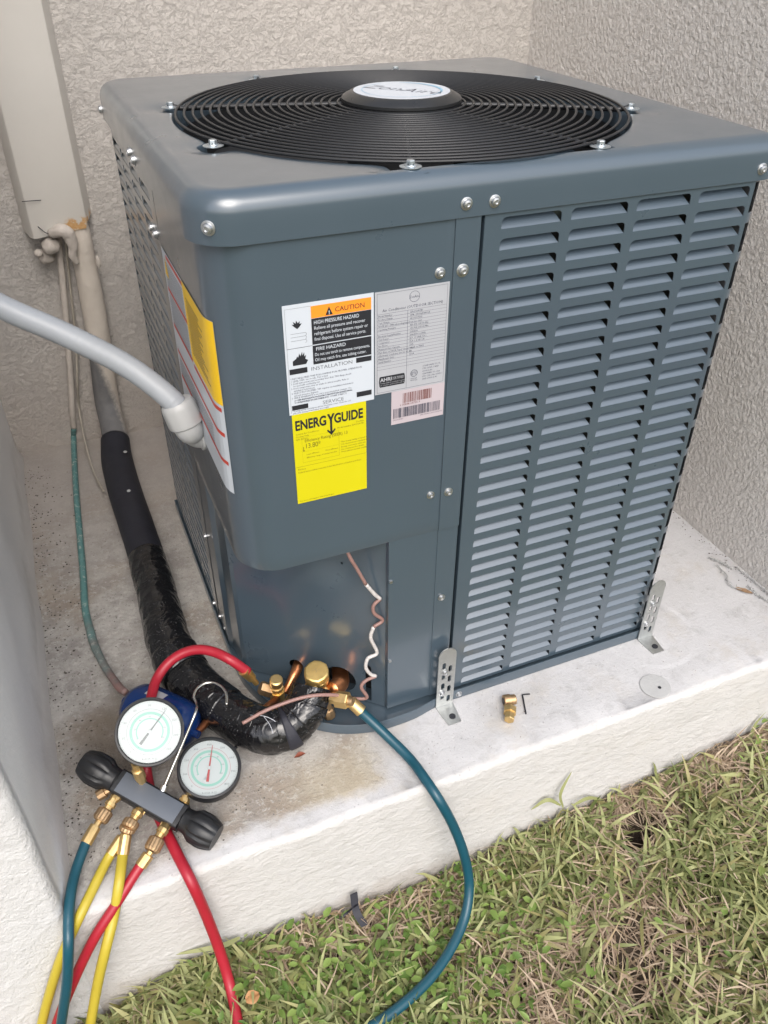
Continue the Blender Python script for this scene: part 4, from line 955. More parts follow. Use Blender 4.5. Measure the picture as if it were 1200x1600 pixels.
# liquid line, drier, thin wires --------------------------------------------
LL = thing('liquid_line', (-.14, 1.0, 0), 'thin pipe, beige on the wall and corroded turquoise copper along the ground', 'copper pipe')
lb = [(-.083, 1.045, .53)] + S['liquid_beige'][:5] + [(-.1490, 1.062, .052)]
mesh('painted_pipe', *tube(lb, .0068, 12, 8), M['putty'], LL, True, WL[LL.name])
mesh('bare_pipe', *tube([(-.1490, 1.062, .052)] + S['liquid_green'][1:], [.0066] * 6 + [.0075, .0072, .0066, .0066, .006], 14, 10, mod=lambda a, s: 1 + .10 * nz(math.cos(a), math.sin(a), s * 30)), M['patina'], LL, True, WL[LL.name])
DR = thing('filter_drier', (-.115, .1, 0), 'glossy dark blue filter drier lying behind the left gauge', 'filter drier')
DA, DB = Vector(S['drier'][0]), Vector(S['drier'][1]); ax = (DB - DA).normalized(); LDr = (DB - DA).length
pr_ = [(.006, -.016), (.0065, -.008), (.016, -.006), (.030, .001), (.0385, .012), (.0415, .026), (.0415, LDr - .026), (.0385, LDr - .012), (.030, LDr - .001), (.016, LDr + .006), (.0065, LDr + .008), (.006, LDr + .018)]
mesh('drier_body', *xf(lathe(pr_, 40), frame(DA, ax)), M['blue'], DR, 50, WL[DR.name])
# paper sticker curved on the body
mt = frame(DA, ax); V = []; F = []; th0 = None
def on_body(t, a, k=1.012): return tuple(mt @ Vector((.0415 * k * math.cos(a), .0415 * k * math.sin(a), t)))
best = max(range(64), key=lambda i: (mt.to_3x3() @ Vector((math.cos(i * PI / 32), math.sin(i * PI / 32), 0))).dot(Vector((.15, .45, .88)))) * PI / 32
for i in range(9):
    a = best - .05 + (i / 8) * .42; V += [on_body(.034, a), on_body(.066, a)]
for i in range(8): F.append((2 * i, 2 * i + 1, 2 * i + 3, 2 * i + 2))
mesh('sticker', V, F, M['silver'], DR, False, WL[DR.name])
mesh('drier_outlet', *tube([DB + ax * .006] + [Vector(p) for p in S['drier_out'][1:]] + [Vector((-.03, .10, .036))], .0062, 12, 6), M['copperbr'], DR, True, WL[DR.name])
tag(mesh('thin_cable', *tube([(-.07, 1.06, .53)] + S['thin_wire'], .0026, 8, 8), M['beigewire'], smooth=True), 'thin beige cable beside the painted pipes curling down to the pad', 'cable')

# flexible conduit ------------------------------------------------------------
CN = thing('flexible_conduit', (.02, .18, .5), 'pale grey flexible electrical conduit plugged into the side of the air conditioner', 'conduit')
cpts = [(-.292, .33, .745), (-.250, .285, .722)] + S['conduit'][2:9:2] + [S['conduit'][9]]
mesh('hose_body', *tube(cpts, .0151, 22, 22, rf=lambda t, s: 1 + .014 * math.sin(s * 2 * PI / .0062)), M['conduit'], CN, True, WL[CN.name])
c0_, c1_ = Vector(S['collar'][0]), Vector(S['collar'][1]); axc = (c1_ - c0_).normalized()
mesh('collar', *xf(lathe([(.0165, -.001), (.0200, 0), (.0225, .004), (.0232, .010), (.0236, .030), (.0230, .034), (.0200, .0365), (.0195, .037)], 40, mod=lambda a, j: 1 + (.012 * math.cos(a * 10) if 3 <= j <= 5 else 0)), frame(c0_, axc)), M['pvc'], CN, 40, WL[CN.name])
mesh('elbow', *tube([c1_ - axc * .004, c1_ + axc * .010, Vector((.012, .184, .489)), Vector((.020, .189, .480)), Vector((.027, .191, .478))], [.0205, .0185, .0175, .018, .019], 26, 6), M['pvc'], CN, True, WL[CN.name])
mesh('lock_ring', *xf(lathe([(.019, 0), (.0215, .001), (.0215, .005), (.019, .006)], 30), frame((.027, .191, .478), (-1, 0, 0))), M['pvc'], CN, 40, WL[CN.name])

# service valves ---------------------------------------------------------------
def vpart(name, vf, mat, parent, sm=40): return mesh(name, vf[0], vf[1], mat, parent, sm, WL[parent.name])
BV = thing('suction_valve', (.13, .05, 0), 'large brass service valve with hexagonal cap behind the taped pipe', 'service valve')
b0, b1 = Vector(S['bigvalve'][0]), Vector(S['bigvalve'][1]); up_ = Vector((-.10, -.26, .96)).normalized()
top = b0 + Vector((0, 0, -.004))
m_ = frame(top - up_ * .028, up_)
vpart('valve_cap', xf(lathe([(.0185, 0), (.0190, .001), (.0190, .010), (.0182, .012), (.0172, .0125), (.0172, .014)], 28), m_), M['goldbrass'], BV)
vpart('hex_cap', xf(lathe([(.0190, .0135), (.0198, .0155), (.0198, .0255), (.0188, .0280), (.0165, .0296), (.0004, .0300)], 12, lambda a, j: 1 + .02 * math.cos(a * 6)), m_ @ Matrix.Rotation(.35, 4, 'Z')), M['goldbrass'], BV, 25)
vpart('cap_emblem', join(*[([tuple(m_ @ Vector((x, y, .0302))) for x, y in q], [(0, 1, 2, 3)]) for q in ([(-.006, .001), (.004, .004), (.004, .0048), (-.006, .0018)], [(-.003, -.004), (.006, .001), (.006, .0018), (-.003, -.0032)], [(-.001, -.003), (.0002, -.003), (.001, .004), (-.0002, .004)])]), M['brass'], BV)
vpart('valve_body', join(fitting([top - up_ * .027, top - up_ * .062], [(0, .0155), (.25, .0155), (.30, .013), (1, .013)], 20), fitting([top - up_ * .052, top - up_ * .052 + Vector((.010, -.016, -.010))], [(0, .014), (1, .013)], 18)), M['goldbrass'], BV)
q0 = Vector((.138, .016, .070)); q1 = Vector((.1604, -.004, .075))
vpart('service_port', fitting([q0, q1], [(0, .009), (.3, .009), (.32, .0135), (.95, .0135), (1, .0120)], 6), M['brass'], BV, 25)
vpart('hose_nut', fitting([q1, q1 + (q1 - q0) * .25], [(0, .0075), (1, .0070)], 16), M['brassold'], BV)
vpart('mounting_foot', fitting([Vector((.1315, .030, .062)), Vector((.1375, .024, .018))], [(0, .0085), (.6, .0075), (.65, .0095), (1, .0095)], 8), M['brassold'], BV, 30)
vpart('copper_stub', tube([(.182, .105, .048), (.171, .062, .052), (.160, .044, .060), (.145, .033, .068)], [.0125, .0140, .0145, .012], 22, 8), M['copper'], BV, True)
vpart('outlet_stub', tube([top - up_ * .05, Vector((.117, .040, .072)), Vector((.1135, .038, .062))], [.014, .016, .016], 18, 5), M['goldbrass'], BV, True)
SV = thing('liquid_valve', (.07, .09, 0), 'small brass service valve with red hose at the base of the recess', 'service valve')
t0 = Vector(S['smallvalve'][0]); t0 = Vector((.0690, .0840, .0625)); dn = Vector((.02, .12, -.99)).normalized()
vpart('valve_cap', fitting([t0 + Vector((0, -.002, .012)), t0 + Vector((0, 0, .002)), t0 + dn * .020], [(0, .0085), (.06, .0108), (.42, .0108), (.44, .0085), (.6, .0085), (.62, .0105), (1, .0105)], 12), M['brass'], SV, 30)
vpart('valve_body', fitting([t0 + dn * .018, t0 + dn * .046], [(0, .0125), (.8, .0125), (1, .010)], 14), M['goldbrass'], SV, 30)
p1 = t0 + dn * .026; p2 = Vector((.0440, .0950, .0520)); p3 = Vector((.0354, .1020, .066))
vpart('service_port', fitting([p1, p2], [(0, .0065), (.35, .0085), (.36, .0115), (.9, .0115), (1, .010)], 6), M['brassold'], SV, 25)
P_ = S['liq_stub']; vpart('copper_stub', tube([(.1215, .128, .049), (.1085, .106, .0535), (.0945, .093, .046), (.082, .086, .033)], [.0088, .0088, .0065, .0062], 16, 6), M['copper'], SV, True)
vpart('copper_tail', tube([t0 + dn * .036, Vector((.058, .064, .045)), Vector((.044, .048, .056)), Vector((.030, .036, .060))], [.0062, .0065, .0070, .0075], 14, 6), M['copperbr'], SV, True)

# thermostat wire ---------------------------------------------------------------
TW = thing('control_wire', (.19, .015, .1), 'thin brown control wire spotted with white paint, coiling down the recess', 'wire')
W1 = S['wire_v']; W2 = [(.1955, .008, .0544)] + S['wire_h'][1:]
W1 = [(.168, .045, .385)] + W1
vpart('brown_length', tube(W1[:4], .0028, 8, 6), M['wiresheath'], TW, True)
vpart('white_splash', tube(W1[3:6], .0029, 8, 6), M['wirewhite'], TW, True)
vpart('brown_length', tube(W1[5:10], .0028, 8, 6), M['wiresheath'], TW, True)
vpart('white_splash', tube(W1[9:16], .0029, 8, 6), M['wirewhite'], TW, True)
vpart('brown_length', tube(W1[15:] + W2[1:], .0029, 8, 8), M['wiresheath'], TW, True)

# ------------------------------------------------------------------ manifold gauge set
GM = thing('gauge_manifold', (-.155, -.04, 0), 'black two-gauge refrigerant manifold with brass ports lying on the pad', 'gauge manifold')
A_, B_ = Vector(S['body'][0]), Vector(S['body'][1]); axm = (B_ - A_).normalized(); wdir = Vector((-.0177, -.0238, -.009)); wdir = (wdir - axm * wdir.dot(axm)).normalized(); nm = axm.cross(wdir); nm = nm if nm.z > 0 else -nm
mb = Matrix((axm, nm.cross(axm), nm)).transposed().to_4x4(); mb.translation = (A_ + B_) / 2 - nm * .012
hl = (B_ - A_).length / 2
def rbox(hx, hy, hz, r, m):
    sec = []
    for (sx, sz, a0) in ((1, 1, 0), (-1, 1, PI / 2), (-1, -1, PI), (1, -1, 3 * PI / 2)):
        for k in range(4): a = a0 + PI / 2 * k / 3; sec.append((sx * (hy - r) + r * math.cos(a), sz * (hz - r) + r * math.sin(a)))
    V = [tuple(m @ Vector((x, a, b))) for x in (-hx, hx) for a, b in sec]; n = len(sec)
    F = [(i, (i + 1) % n, n + (i + 1) % n, n + i) for i in range(n)] + [tuple(range(n - 1, -1, -1)), tuple(range(n, 2 * n))]
    return V, F
vpart('body_block', rbox(hl + .006, .0178, .014, .004, mb), M['blackp'], GM, 30)
vpart('face_plate', rbox(hl - .0005, .0150, .0006, .0005, mb @ Matrix.Translation((0, 0, .0142))), M['mang'], GM, 30)
def knob(p, d_, ln, k_=1.):
    prof_ = [(.010, -.004), (.013, 0), (.0165, .002), (.0175, .012), (.0200, .016), (.0235, .022), (.0242, .034), (.0240, .042), (.0205, .054), (.0185, .058), (.004, .0585)]
    L_ = .0585; prof_ = [(r * k_, z * ln / L_) for r, z in prof_]
    def md(a, j): return 1 - (.105 * max(0, math.cos(a * 8)) ** 3 if 4 <= j <= 7 else 0) - (.05 * max(0, math.cos(a * 8)) if j >= 8 else 0)
    vpart('hand_valve', xf(lathe(prof_, 60, md), frame(p, d_)), M['blackp'], GM, 32)
kl0, kl1 = Vector(S['knobL'][0]), Vector(S['knobL'][1]); kr0, kr1 = Vector(S['knobR'][0]), Vector(S['knobR'][1])
knob(A_ - axm * .006 - nm * .010, -axm, .060); knob(B_ + axm * .006 - nm * .010, axm, .056)
def gauge(c, n_, u_, r, red):
    n_ = Vector(n_).normalized(); u_ = Vector(u_); u_ = (u_ - n_ * u_.dot(n_)).normalized(); x_ = u_.cross(n_)
    m = Matrix((x_, u_, n_)).transposed().to_4x4(); m.translation = Vector(c)
    g = vpart('gauge', xf(lathe([(r * .80, -.030), (r * .93, -.028), (r * .97, -.022), (r, -.016), (r, -.001), (r * .985, .0015), (r * .93, .0020), (r * .905, .0005), (r * .90, -.0045), (.001, -.0045)], 72), m), M['blackp'], GM, 40)
    def gp(name, vf, mat): return mesh(name, vf[0], vf[1], mat, g, False, WL[g.name])
    D_ = lambda h: m @ Matrix.Translation((0, 0, h))
    gp('dial', xf(lathe([(r * .895, -.0042), (r * .895, -.0038), (.001, -.0038)], 64), m), M['dial'])
    gp('green_band', join(arcband(D_(-.0036), 0, 0, r * .50, r * .58, 0, 2 * PI), arcband(D_(-.0036), 0, 0, r * .36, r * .40, R(-30), R(210))), M['green'])
    gp('scale_ring', join(arcband(D_(-.0036), 0, 0, r * .655, r * .663)), M['rneedle'] if red else M['needle'])
    tk = []
    for k in range(61):
        a = R(225 - 270 * k / 60); L_ = .05 if k % 5 == 0 else .025; q = D_(-.0035) @ Matrix.Rotation(a, 4, 'Z'); tk.append(rect(q, r * (.875 - L_), -.00012, r * .875, .00012))
    for k in range(9):
        a = R(225 - 270 * k / 8); s = str((0, 15, 30, 60, 90, 120, 150, 200, 250)[k] if not red else k * 100)
        tk.append(text_vf(s, r * .10, D_(-.0035) @ Matrix.Translation((r * .76 * math.cos(a), r * .76 * math.sin(a) - r * .03, 0)), 'CENTER'))
    for k in range(7):
        a = R(210 - 240 * k / 6); tk.append(text_vf(str(20 * k), r * .07, D_(-.0035) @ Matrix.Translation((r * .42 * math.cos(a), r * .42 * math.sin(a), 0)), 'CENTER'))
    tk.append(text_vf('R-410A  R-22', r * .08, D_(-.0035) @ Matrix.Translation((0, -r * .80, 0)), 'CENTER'))
    gp('dial_print', join(*tk), M['needle'])
    na = R(52) if not red else R(82); q = D_(-.0022) @ Matrix.Rotation(na, 4, 'Z')
    V = [tuple(q @ Vector(p)) for p in ((-r * .44, -r * .045, 0), (-r * .44, r * .045, 0), (0, r * .025, 0), (r * .74, r * .007, 0), (r * .74, -r * .007, 0), (0, -r * .025, 0))]
    gp('needle', (V, [(0, 1, 2, 3, 4, 5)]), M['rneedle'] if red else M['needle'])
    gp('pivot', xf(lathe([(r * .055, -.0022), (r * .055, -.0010), (.0003, -.0008)], 20), m), M['dial'])
    gp('calibration_screw', xf(lathe([(r * .075, -.0037), (r * .075, -.0030), (.0003, -.0028)], 20), m @ Matrix.Translation((-r * .10, -r * .36, 0))), M['galv'])
    gv, gf = lathe([(r * .90, .0002), (r * .6, .0009), (.0005, .0012)], 48); gl_ = gp('glass', xf((gv, gf[:-2]), m), M['glass'])
    gl_.data.polygons.foreach_set('use_smooth', [True] * len(gl_.data.polygons))
    return m
m1 = gauge(S['G1'][0], (.0278, -.6023, .7978), (.2279, .7809, .5816), .0470, False)
m2 = gauge(S['G2'][0], (.0369, -.3447, .938), (.2487, .9123, .3255), .0460, True)
def stem(g, b, r=.0060):
    vpart('gauge_stem', fitting([g, g.lerp(b, .5), b], [(0, r * .9), (.25, r * .9), (.27, r * 1.35), (.62, r * 1.35), (.64, r), (1, r)], 8), M['brass'], GM, 28)
yax = -(nm.cross(axm)).normalized(); yax = yax if yax.y > 0 else -yax
stem(Vector(S['G1'][0]) + (m1.to_3x3() @ Vector((-.020, -.040, -.020))), A_.lerp(B_, .30) + yax * .012 - nm * .012)
stem(Vector(S['G2'][0]) + (m2.to_3x3() @ Vector((-.034, -.034, -.016))), A_.lerp(B_, .98) + yax * .012 - nm * .010)
h0_ = A_.lerp(B_, .60) + yax * .0165 - nm * .004; h3_ = Vector(S['hook'][3]); hk = [h0_, h0_.lerp(h3_, .33), h0_.lerp(h3_, .66), h3_] + [Vector(p) for p in S['hook'][4:]]
vpart('hanging_hook', tube(hk, .0021, 10, 8), M['chrome'], GM, True)
vpart('hook_nut', fitting([hk[0], hk[0].lerp(hk[1], .25)], [(0, .0055), (1, .0050)], 12), M['zinc'], GM, 30)
vpart('side_port', fitting([A_ - axm * .012 - yax * .012 - nm * .018, A_ - axm * .022 - yax * .028 - nm * .022], [(0, .006), (.4, .006), (.42, .0088), (1, .0080)], 10), M['brassold'], GM, 28)
for key, t in (('teal1f', .05), ('midf', .47), ('red1f', .88)):
    s0 = A_.lerp(B_, t) - yax * .016 - nm * .014; f0 = Vector(S[key][1])
    vpart('port', fitting([s0, Vector(S[key][0]), f0], [(0, .0075), (.30, .0078), (.33, .0064), (.55, .0064), (.57, .0082), (.78, .0082), (.80, .006), (1, .006)], 10), M['brass'], GM, 28)

# ------------------------------------------------------------------ hoses
def knurl(a, j): return 1 + .035 * math.cos(a * 18)
def hose(name, P, r, mat, label, ends, sub=10):
    root = thing(name, P[0], label, 'hose', 'refrigerant hoses of the gauge set')
    vpart('rubber_tube', tube(P, r, 16, sub), mat, root, True)
    for q in ends:
        kind, pts = q[0], [Vector(p) for p in q[1]]
        if kind == 'nut':
            vpart('knurled_nut', fitting(pts[:2], [(0, .0080), (.08, .0110), (.85, .0110), (1, .0080)], 36) if False else xf(lathe([(.0078, 0), (.0108, .002), (.0112, .004), (.0112, (pts[1] - pts[0]).length - .003), (.0090, (pts[1] - pts[0]).length)], 54, lambda a, j: 1 + .03 * math.cos(a * 18)), frame(pts[0], pts[1] - pts[0])), M['brassold'], root, 30)
            vpart('ferrule', fitting(pts[1:], [(0, .0045), (.22, .0045), (.24, .0078), (.30, .0082), (1, .0082)], 12), M['brass'], root, 28)
        else:
            vpart('ferrule', fitting(pts, [(0, .0085), (.45, .0085), (.5, .0078), (.8, .0078), (.82, .0045), (1, .0040)], 14), M['brass'], root, 28)
    return root
f = S['teal1f']; hose('hose', [f[3]] + [f[4]] + S['teal1'][1:], .0070, M['teal'], 'dark teal hose from the left port of the gauge manifold, hanging over the pad edge', [('nut', [f[1], f[2], f[3], f[4]])])
f = S['midf']; fy = S['yelA']; hose('hose', [f[3]] + fy, .0070, M['yellow'], 'nearer yellow hose from the middle manifold port, in front of the red hose', [('nut', [f[1], f[2], Vector(f[3]), Vector(fy[1])])])
fy = S['yelB']; f2 = S['midf2']; hose('hose', [f2[1]] + fy, .0068, M['yellow'], 'farther yellow hose from the middle manifold port, passing behind the teal hose', [('nut', [Vector(f[2]) + Vector((.002, .003, .001)), Vector(f2[0]), Vector(f2[1]), Vector(f2[2])])])
f = S['red1f']; hose('hose', [f[3]] + S['red1'], .0070, M['red'], 'red hose from the right manifold port, crossing behind both yellow hoses', [('nut', [f[1], f[2], f[3], f[4]])])
rp2 = [Vector(p) for p in S['red2']]; rp2 = [Vector((.0285, .0965, .0935))] + rp2[2:]
rv = hose('hose', rp2, .0078, M['red'], 'long red hose arching from the small valve and running under the gauges to the grass', [])
vpart('ferrule', fitting([Vector((.0215, .0965, .100)), Vector((.030, .0985, .083)), Vector((.0400, .0985, .060))], [(0, .0086), (.40, .0086), (.45, .0078), (.62, .0078), (.64, .0050), (1, .0045)], 14), M['goldbrass'], rv, 28)
tp2 = [Vector(p) for p in S['teal2']]
tv = hose('hose', [Vector((.1625, .0125, .0585))] + tp2, .0078, M['teal'], 'long teal hose curving from the large brass valve down to the grass', [])
vpart('ferrule', fitting([Vector((.1790, -.010, .0480)), Vector((.1690, .0040, .0575)), Vector((.1620, .0060, .068))], [(0, .0100), (.75, .0095), (.8, .0075), (1, .0075)], 14), M['brass'], tv, 28)

# ------------------------------------------------------------------ small loose things
BF = thing('flare_fitting', (.42, -.055, 0), 'dark brass fitting, the upper of two lying on the pad', 'fitting')
def fpart(name, P_, prof_, seg, mat, parent): return vpart(name, fitting(P_, prof_, seg), mat, parent, 26)
fpart('nut_body', [(.4155, -.0500, .0105), (.4360, -.0540, .0105)], [(0, .0085), (.05, .0102), (.55, .0102), (.58, .0085), (.95, .0085), (1, .0078)], 18, M['brassold'], BF)
fpart('bore', [(.4152, -.04995, .0105), (.4148, -.04985, .0105)], [(0, .0060), (1, .0060)], 16, M['ink'], BF)
B2_ = thing('hex_fitting', (.412, -.075, 0), 'brighter brass hexagonal cap, the lower of two fittings on the pad', 'fitting')
fpart('cap_body', [(.4195, -.0660, .0105), (.4050, -.0880, .0095)], [(0, .0095), (.05, .0112), (.45, .0112), (.47, .0088), (.95, .0088), (1, .0080)], 6, M['brass'], B2_)
tag(mesh('hex_key', *tube([(.4685, -.0478, .0022), (.4585, -.0445, .0022), (.4560, -.0446, .0022), (.4550, -.0470, .0022), (.4408, -.0821, .0022)], .0013, 6, 1), M['ink']), 'small black L-shaped hex key lying on the pad', 'hex key')
V = []; F = []
for i in range(9):
    t = i / 8; w_ = .0045 * math.sin(PI * min(.97, max(.06, t))); 
    for s_ in (-1, 0, 1): V.append((.098 + .018 * t, -.0290 + s_ * w_, .0016 + .0035 * abs(s_) * math.sin(PI * t) + .002 * t))
for i in range(8):
    for k in range(2): F.append((i * 3 + k, i * 3 + k + 1, i * 3 + k + 4, i * 3 + k + 3))
lf = mesh('dry_leaf', V, F, M['leaf'], smooth=True); lf.location += Vector((-.035, .010, 0)); tag(lf, 'tiny reddish dry leaf on the bare concrete below the taped pipe', 'leaf')

# wire scraps by the right wall
def spiral(P, r, turns, wr):
    P = catmull(P, 10); n = len(P) * 8; pts = []
    for i in range(n):
        t = i / (n - 1) * (len(P) - 1); k = min(int(t), len(P) - 2); p = P[k].lerp(P[k + 1], t - k); d_ = (P[k + 1] - P[k]).normalized(); s_ = d_.cross(Vector((0, 0, 1))); a = 2 * PI * turns * i / n
        q = r * (1 + .6 * nz(i * .11, r * 900)); pts.append(p + s_ * q * math.cos(a) + Vector((0, 0, 1)) * q * (1 + math.sin(a)))
    return tube(pts, wr, 5, 1)
scr = [([(.9925, .122, .002), (1.004, .100, .002), (1.012, .078, .002)], 'twisted wire scrap nearest the air conditioner by the right wall'),
       ([(.990, .096, .002), (.984, .070, .002), (.975, .040, .002), (.985, .026, .002)], 'bent wire scrap leading to the tan leaf by the right wall'),
       ([(1.004, .024, .002), (1.000, -.002, .002), (1.010, -.026, .002), (1.018, -.05, .002)], 'tangled wire scrap nearest the frame edge by the right wall'),
       ([(1.022, .078, .002), (1.022, .045, .003), (1.026, .012, .002), (1.025, -.02, .002)], 'thin dark wire scrap against the foot of the right wall')]
for k, (P_, lb_) in enumerate(scr):
    o = mesh('wire_scrap', *join(spiral(P_, .0026, 9 if k != 1 else 4, .0006), tube([Vector(p) + Vector((.005 * math.sin(q_ * 2.1), .004 * math.cos(q_ * 3), .002)) for q_, p in enumerate(P_)], .0006, 5, 6)), M['galv'] if k != 3 else M['copperbr'] if False else M['galv'], smooth=True); tag(o, lb_, 'wire scrap', 'wire scraps by the right wall')
V = []; F = []
for i in range(8):
    for k in range(4):
        t = i / 7; V.append((.978 + .020 * t + .004 * nz(i, k, 2), .030 - .022 * t + (k - 1.5) * .005 * math.sin(PI * (.15 + .7 * t)), .003 + .004 * abs(nz(i * .7, k * .7, 5))))
for i in range(7):
    for k in range(3): F.append((i * 4 + k, i * 4 + k + 1, i * 4 + k + 5, i * 4 + k + 4))
tag(mesh('dry_leaf', V, F, M['tan'], smooth=True), 'crumpled tan leaf among the wire scraps by the right wall', 'leaf')
# dark crumbs: soil and grit along the left side and the right wall foot
def crumbs(name, n_, fx, label, mat, smin, smax):
    V = []; F = []
    for _ in range(n_):
        x, y = fx(); s = random.uniform(smin, smax); z = .0005; a = random.random() * 6
        b = [(s * random.uniform(.6, 1.3) * math.cos(a + k * 2 * PI / 5), s * random.uniform(.5, 1.1) * math.sin(a + k * 2 * PI / 5)) for k in range(5)]; k0 = len(V)
        V += [(x + p, y + q, z) for p, q in b] + [(x, y, z + s * .9)]; F += [(k0 + i, k0 + (i + 1) % 5, k0 + 5) for i in range(5)]
    o = mesh(name, V, F, mat); o['kind'] = 'stuff'; o['label'] = label
crumbs('grit', 420, lambda: (XL + .008 + abs(random.gauss(0, .035)), random.uniform(-.10, 1.0) ** 1), 'dark grit along the foot of the left wall', plain('grit', (.06, .05, .04), .9, 0, .5, 300), .0006, .0022)
crumbs('grit', 160, lambda: (random.uniform(-.26, .1), random.uniform(-.12, .35)), 'dark grit scattered on the bare concrete', plain('grit', (.09, .08, .065), .9, 0, .5, 300), .0005, .0017)
crumbs('grit', 130, lambda: (XR - .004 - abs(random.gauss(0, .014)), random.uniform(-.08, .45)), 'dark crumbs along the foot of the right wall', plain('grit', (.12, .10, .09), .9, 0, .5, 300), .0006, .0020)
crumbs('grit', 90, lambda: (random.uniform(.25, 1.0), random.uniform(-.12, .0)), 'scattered specks on the white pad', plain('grit', (.2, .17, .15), .9, 0, .5, 300), .0004, .0011)

# ------------------------------------------------------------------ lawn plants
def on_ground(x, y):
    z = ground_z(x, y); d2 = ((x - .607) / .040) ** 2 + ((y + .214) / .028) ** 2
    return z - .10 * np.exp(-d2 ** 2)
def blades(name, n_, area, L_, W_, lift, mat, label, dens=None, curl=1., seed=1, z0=0., gset=3, flat=0.):
    r_ = np.random.default_rng(seed); x0, x1, y0, y1 = area
    x = r_.uniform(x0, x1, n_ * 3); y = y1 - (y1 - y0) * r_.random(n_ * 3) ** 1.6
    if dens is not None:
        k = r_.random(n_ * 3) < dens(x, y); x, y = x[k][:n_], y[k][:n_]
    else: x, y = x[:n_], y[:n_]
    n_ = len(x); az = r_.uniform(0, 2 * PI, n_); L = r_.uniform(*L_, n_); W = r_.uniform(*W_, n_); el = r_.uniform(*lift, n_)
    z = on_ground(x, y) + z0 + r_.uniform(0, .012, n_)
    hz = r_.uniform(-.5, .5, n_); bend = r_.uniform(.3, 1.4, n_) * curl
    nl = gset + 1; V = np.zeros((n_, nl * 2, 3)); cx_, cy_, cz_ = x.copy(), y.copy(), z.copy(); e = el.copy(); a = az.copy()
    roll = r_.uniform(-.7, .7, n_)
    for j in range(nl):
        t = j / gset; ww = W * (1 - t ** 2.2) * (.75 + .25 * min(1, t * 4)) / 2 + .0002
        px, py = -np.sin(a), np.cos(a)
        V[:, 2 * j, 0] = cx_ - px * ww; V[:, 2 * j, 1] = cy_ - py * ww; V[:, 2 * j, 2] = cz_ - roll * ww
        V[:, 2 * j + 1, 0] = cx_ + px * ww; V[:, 2 * j + 1, 1] = cy_ + py * ww; V[:, 2 * j + 1, 2] = cz_ + roll * ww
        st = L / gset
        cx_ = cx_ + np.cos(a) * np.cos(e) * st; cy_ = cy_ + np.sin(a) * np.cos(e) * st; cz_ = cz_ + np.sin(e) * st
        e = e - bend / gset; a = a + hz / gset
    V[:, :, 1] = np.minimum(V[:, :, 1], YP - .004 - .004 * r_.random((n_, 1)))
    if flat: V[:, :, 2] = np.maximum(V[:, :, 2], z[:, None] - .004)
    q = np.array([[2 * j, 2 * j + 1, 2 * j + 3, 2 * j + 2] for j in range(gset)])
    F = (q[None] + (np.arange(n_) * nl * 2)[:, None, None]).reshape(-1, 4)
    me = bpy.data.meshes.new(name); V = V.reshape(-1, 3)
    me.vertices.add(len(V)); me.vertices.foreach_set('co', V.ravel()); me.loops.add(F.size); me.loops.foreach_set('vertex_index', F.ravel())
    me.polygons.add(len(F)); me.polygons.foreach_set('loop_start', np.arange(0, F.size, 4)); me.polygons.foreach_set('loop_total', np.full(len(F), 4)); me.update()
    at = me.attributes.new('tint', 'FLOAT_VECTOR', 'POINT'); t1 = r_.random(n_); t2 = (r_.random(n_) < .22) * r_.random(n_)
    tv_ = np.repeat(np.stack([t1, t2, t1 * 0], 1), nl * 2, 0); at.data.foreach_set('vector', tv_.ravel().astype(np.float32))
    o = link(name, me, mat, None, True); o['kind'] = 'stuff'; o['label'] = label; return o
def n2(x, y, s, o=0.):
    return np.array([nz(a * s + o, b * s, 7.7) for a, b in zip(x, y)])
AR = (-1.15, 1.75, -1.15, YP - .006)
def hole_free(x, y): return 1 - .985 * np.exp(-(((x - .607) / .055) ** 2 + ((y + .214) / .038) ** 2) ** 3)
def dstraw(x, y):
    e = np.exp(-((YP - y) / .07)); k = n2(x, y, 6); return np.clip(.35 + .5 * e + .7 * k, .08, 1) * hole_free(x, y)
def dgreen(x, y):
    e = np.exp(-((YP - y) / .06)); k = n2(x, y, 5, 3.); burrow = np.exp(-(((x - .64) / .085) ** 2 + ((y + .22) / .060) ** 2) ** 2); strip = np.exp(-(((x - .82) / .22) ** 2 + ((y + .17) / .075) ** 2))
    return np.clip((.72 - .45 * e + 1.0 * k) * (1 - .93 * burrow) * (1 - .88 * strip), .02, 1)
def dclover(x, y):
    a = np.exp(-(((x - .16) / .16) ** 2 + ((y + .30) / .10) ** 2)); b = np.exp(-(((x + .06) / .12) ** 2 + ((y + .25) / .08) ** 2)) * .7; c_ = np.exp(-(((x - 1.0) / .08) ** 2 + ((y + .22) / .06) ** 2)) * .8
    d_ = np.exp(-(((x - .30) / .05) ** 2 + ((y + .19) / .03) ** 2)) * .8
    return np.clip(np.maximum.reduce([a, b, c_, d_]) + .0 + .06 * n2(x, y, 9, 1.), 0, 1)
blades('straw', 60000, AR, (.02, .070), (.0012, .0036), (-.1, .35), M['straw'], 'dry brown straw and thatch between the grass', dstraw, .5, 2, .002, 3, .5)
blades('grass', 44000, AR, (.030, .080), (.0034, .0082), (.10, 1.2), M['grass'], 'short green lawn grass with broad blades', dgreen, 1.1, 3, .006, 4)
blades('straw', 10000, AR, (.03, .07), (.0012, .0030), (.1, .7), M['straw'], 'pale dry stems lying over the grass', lambda x, y: hole_free(x, y) * np.clip(.5 + 1.2 * n2(x, y, 7, 5.), .1, 1), .9, 5, .018, 3, 0)
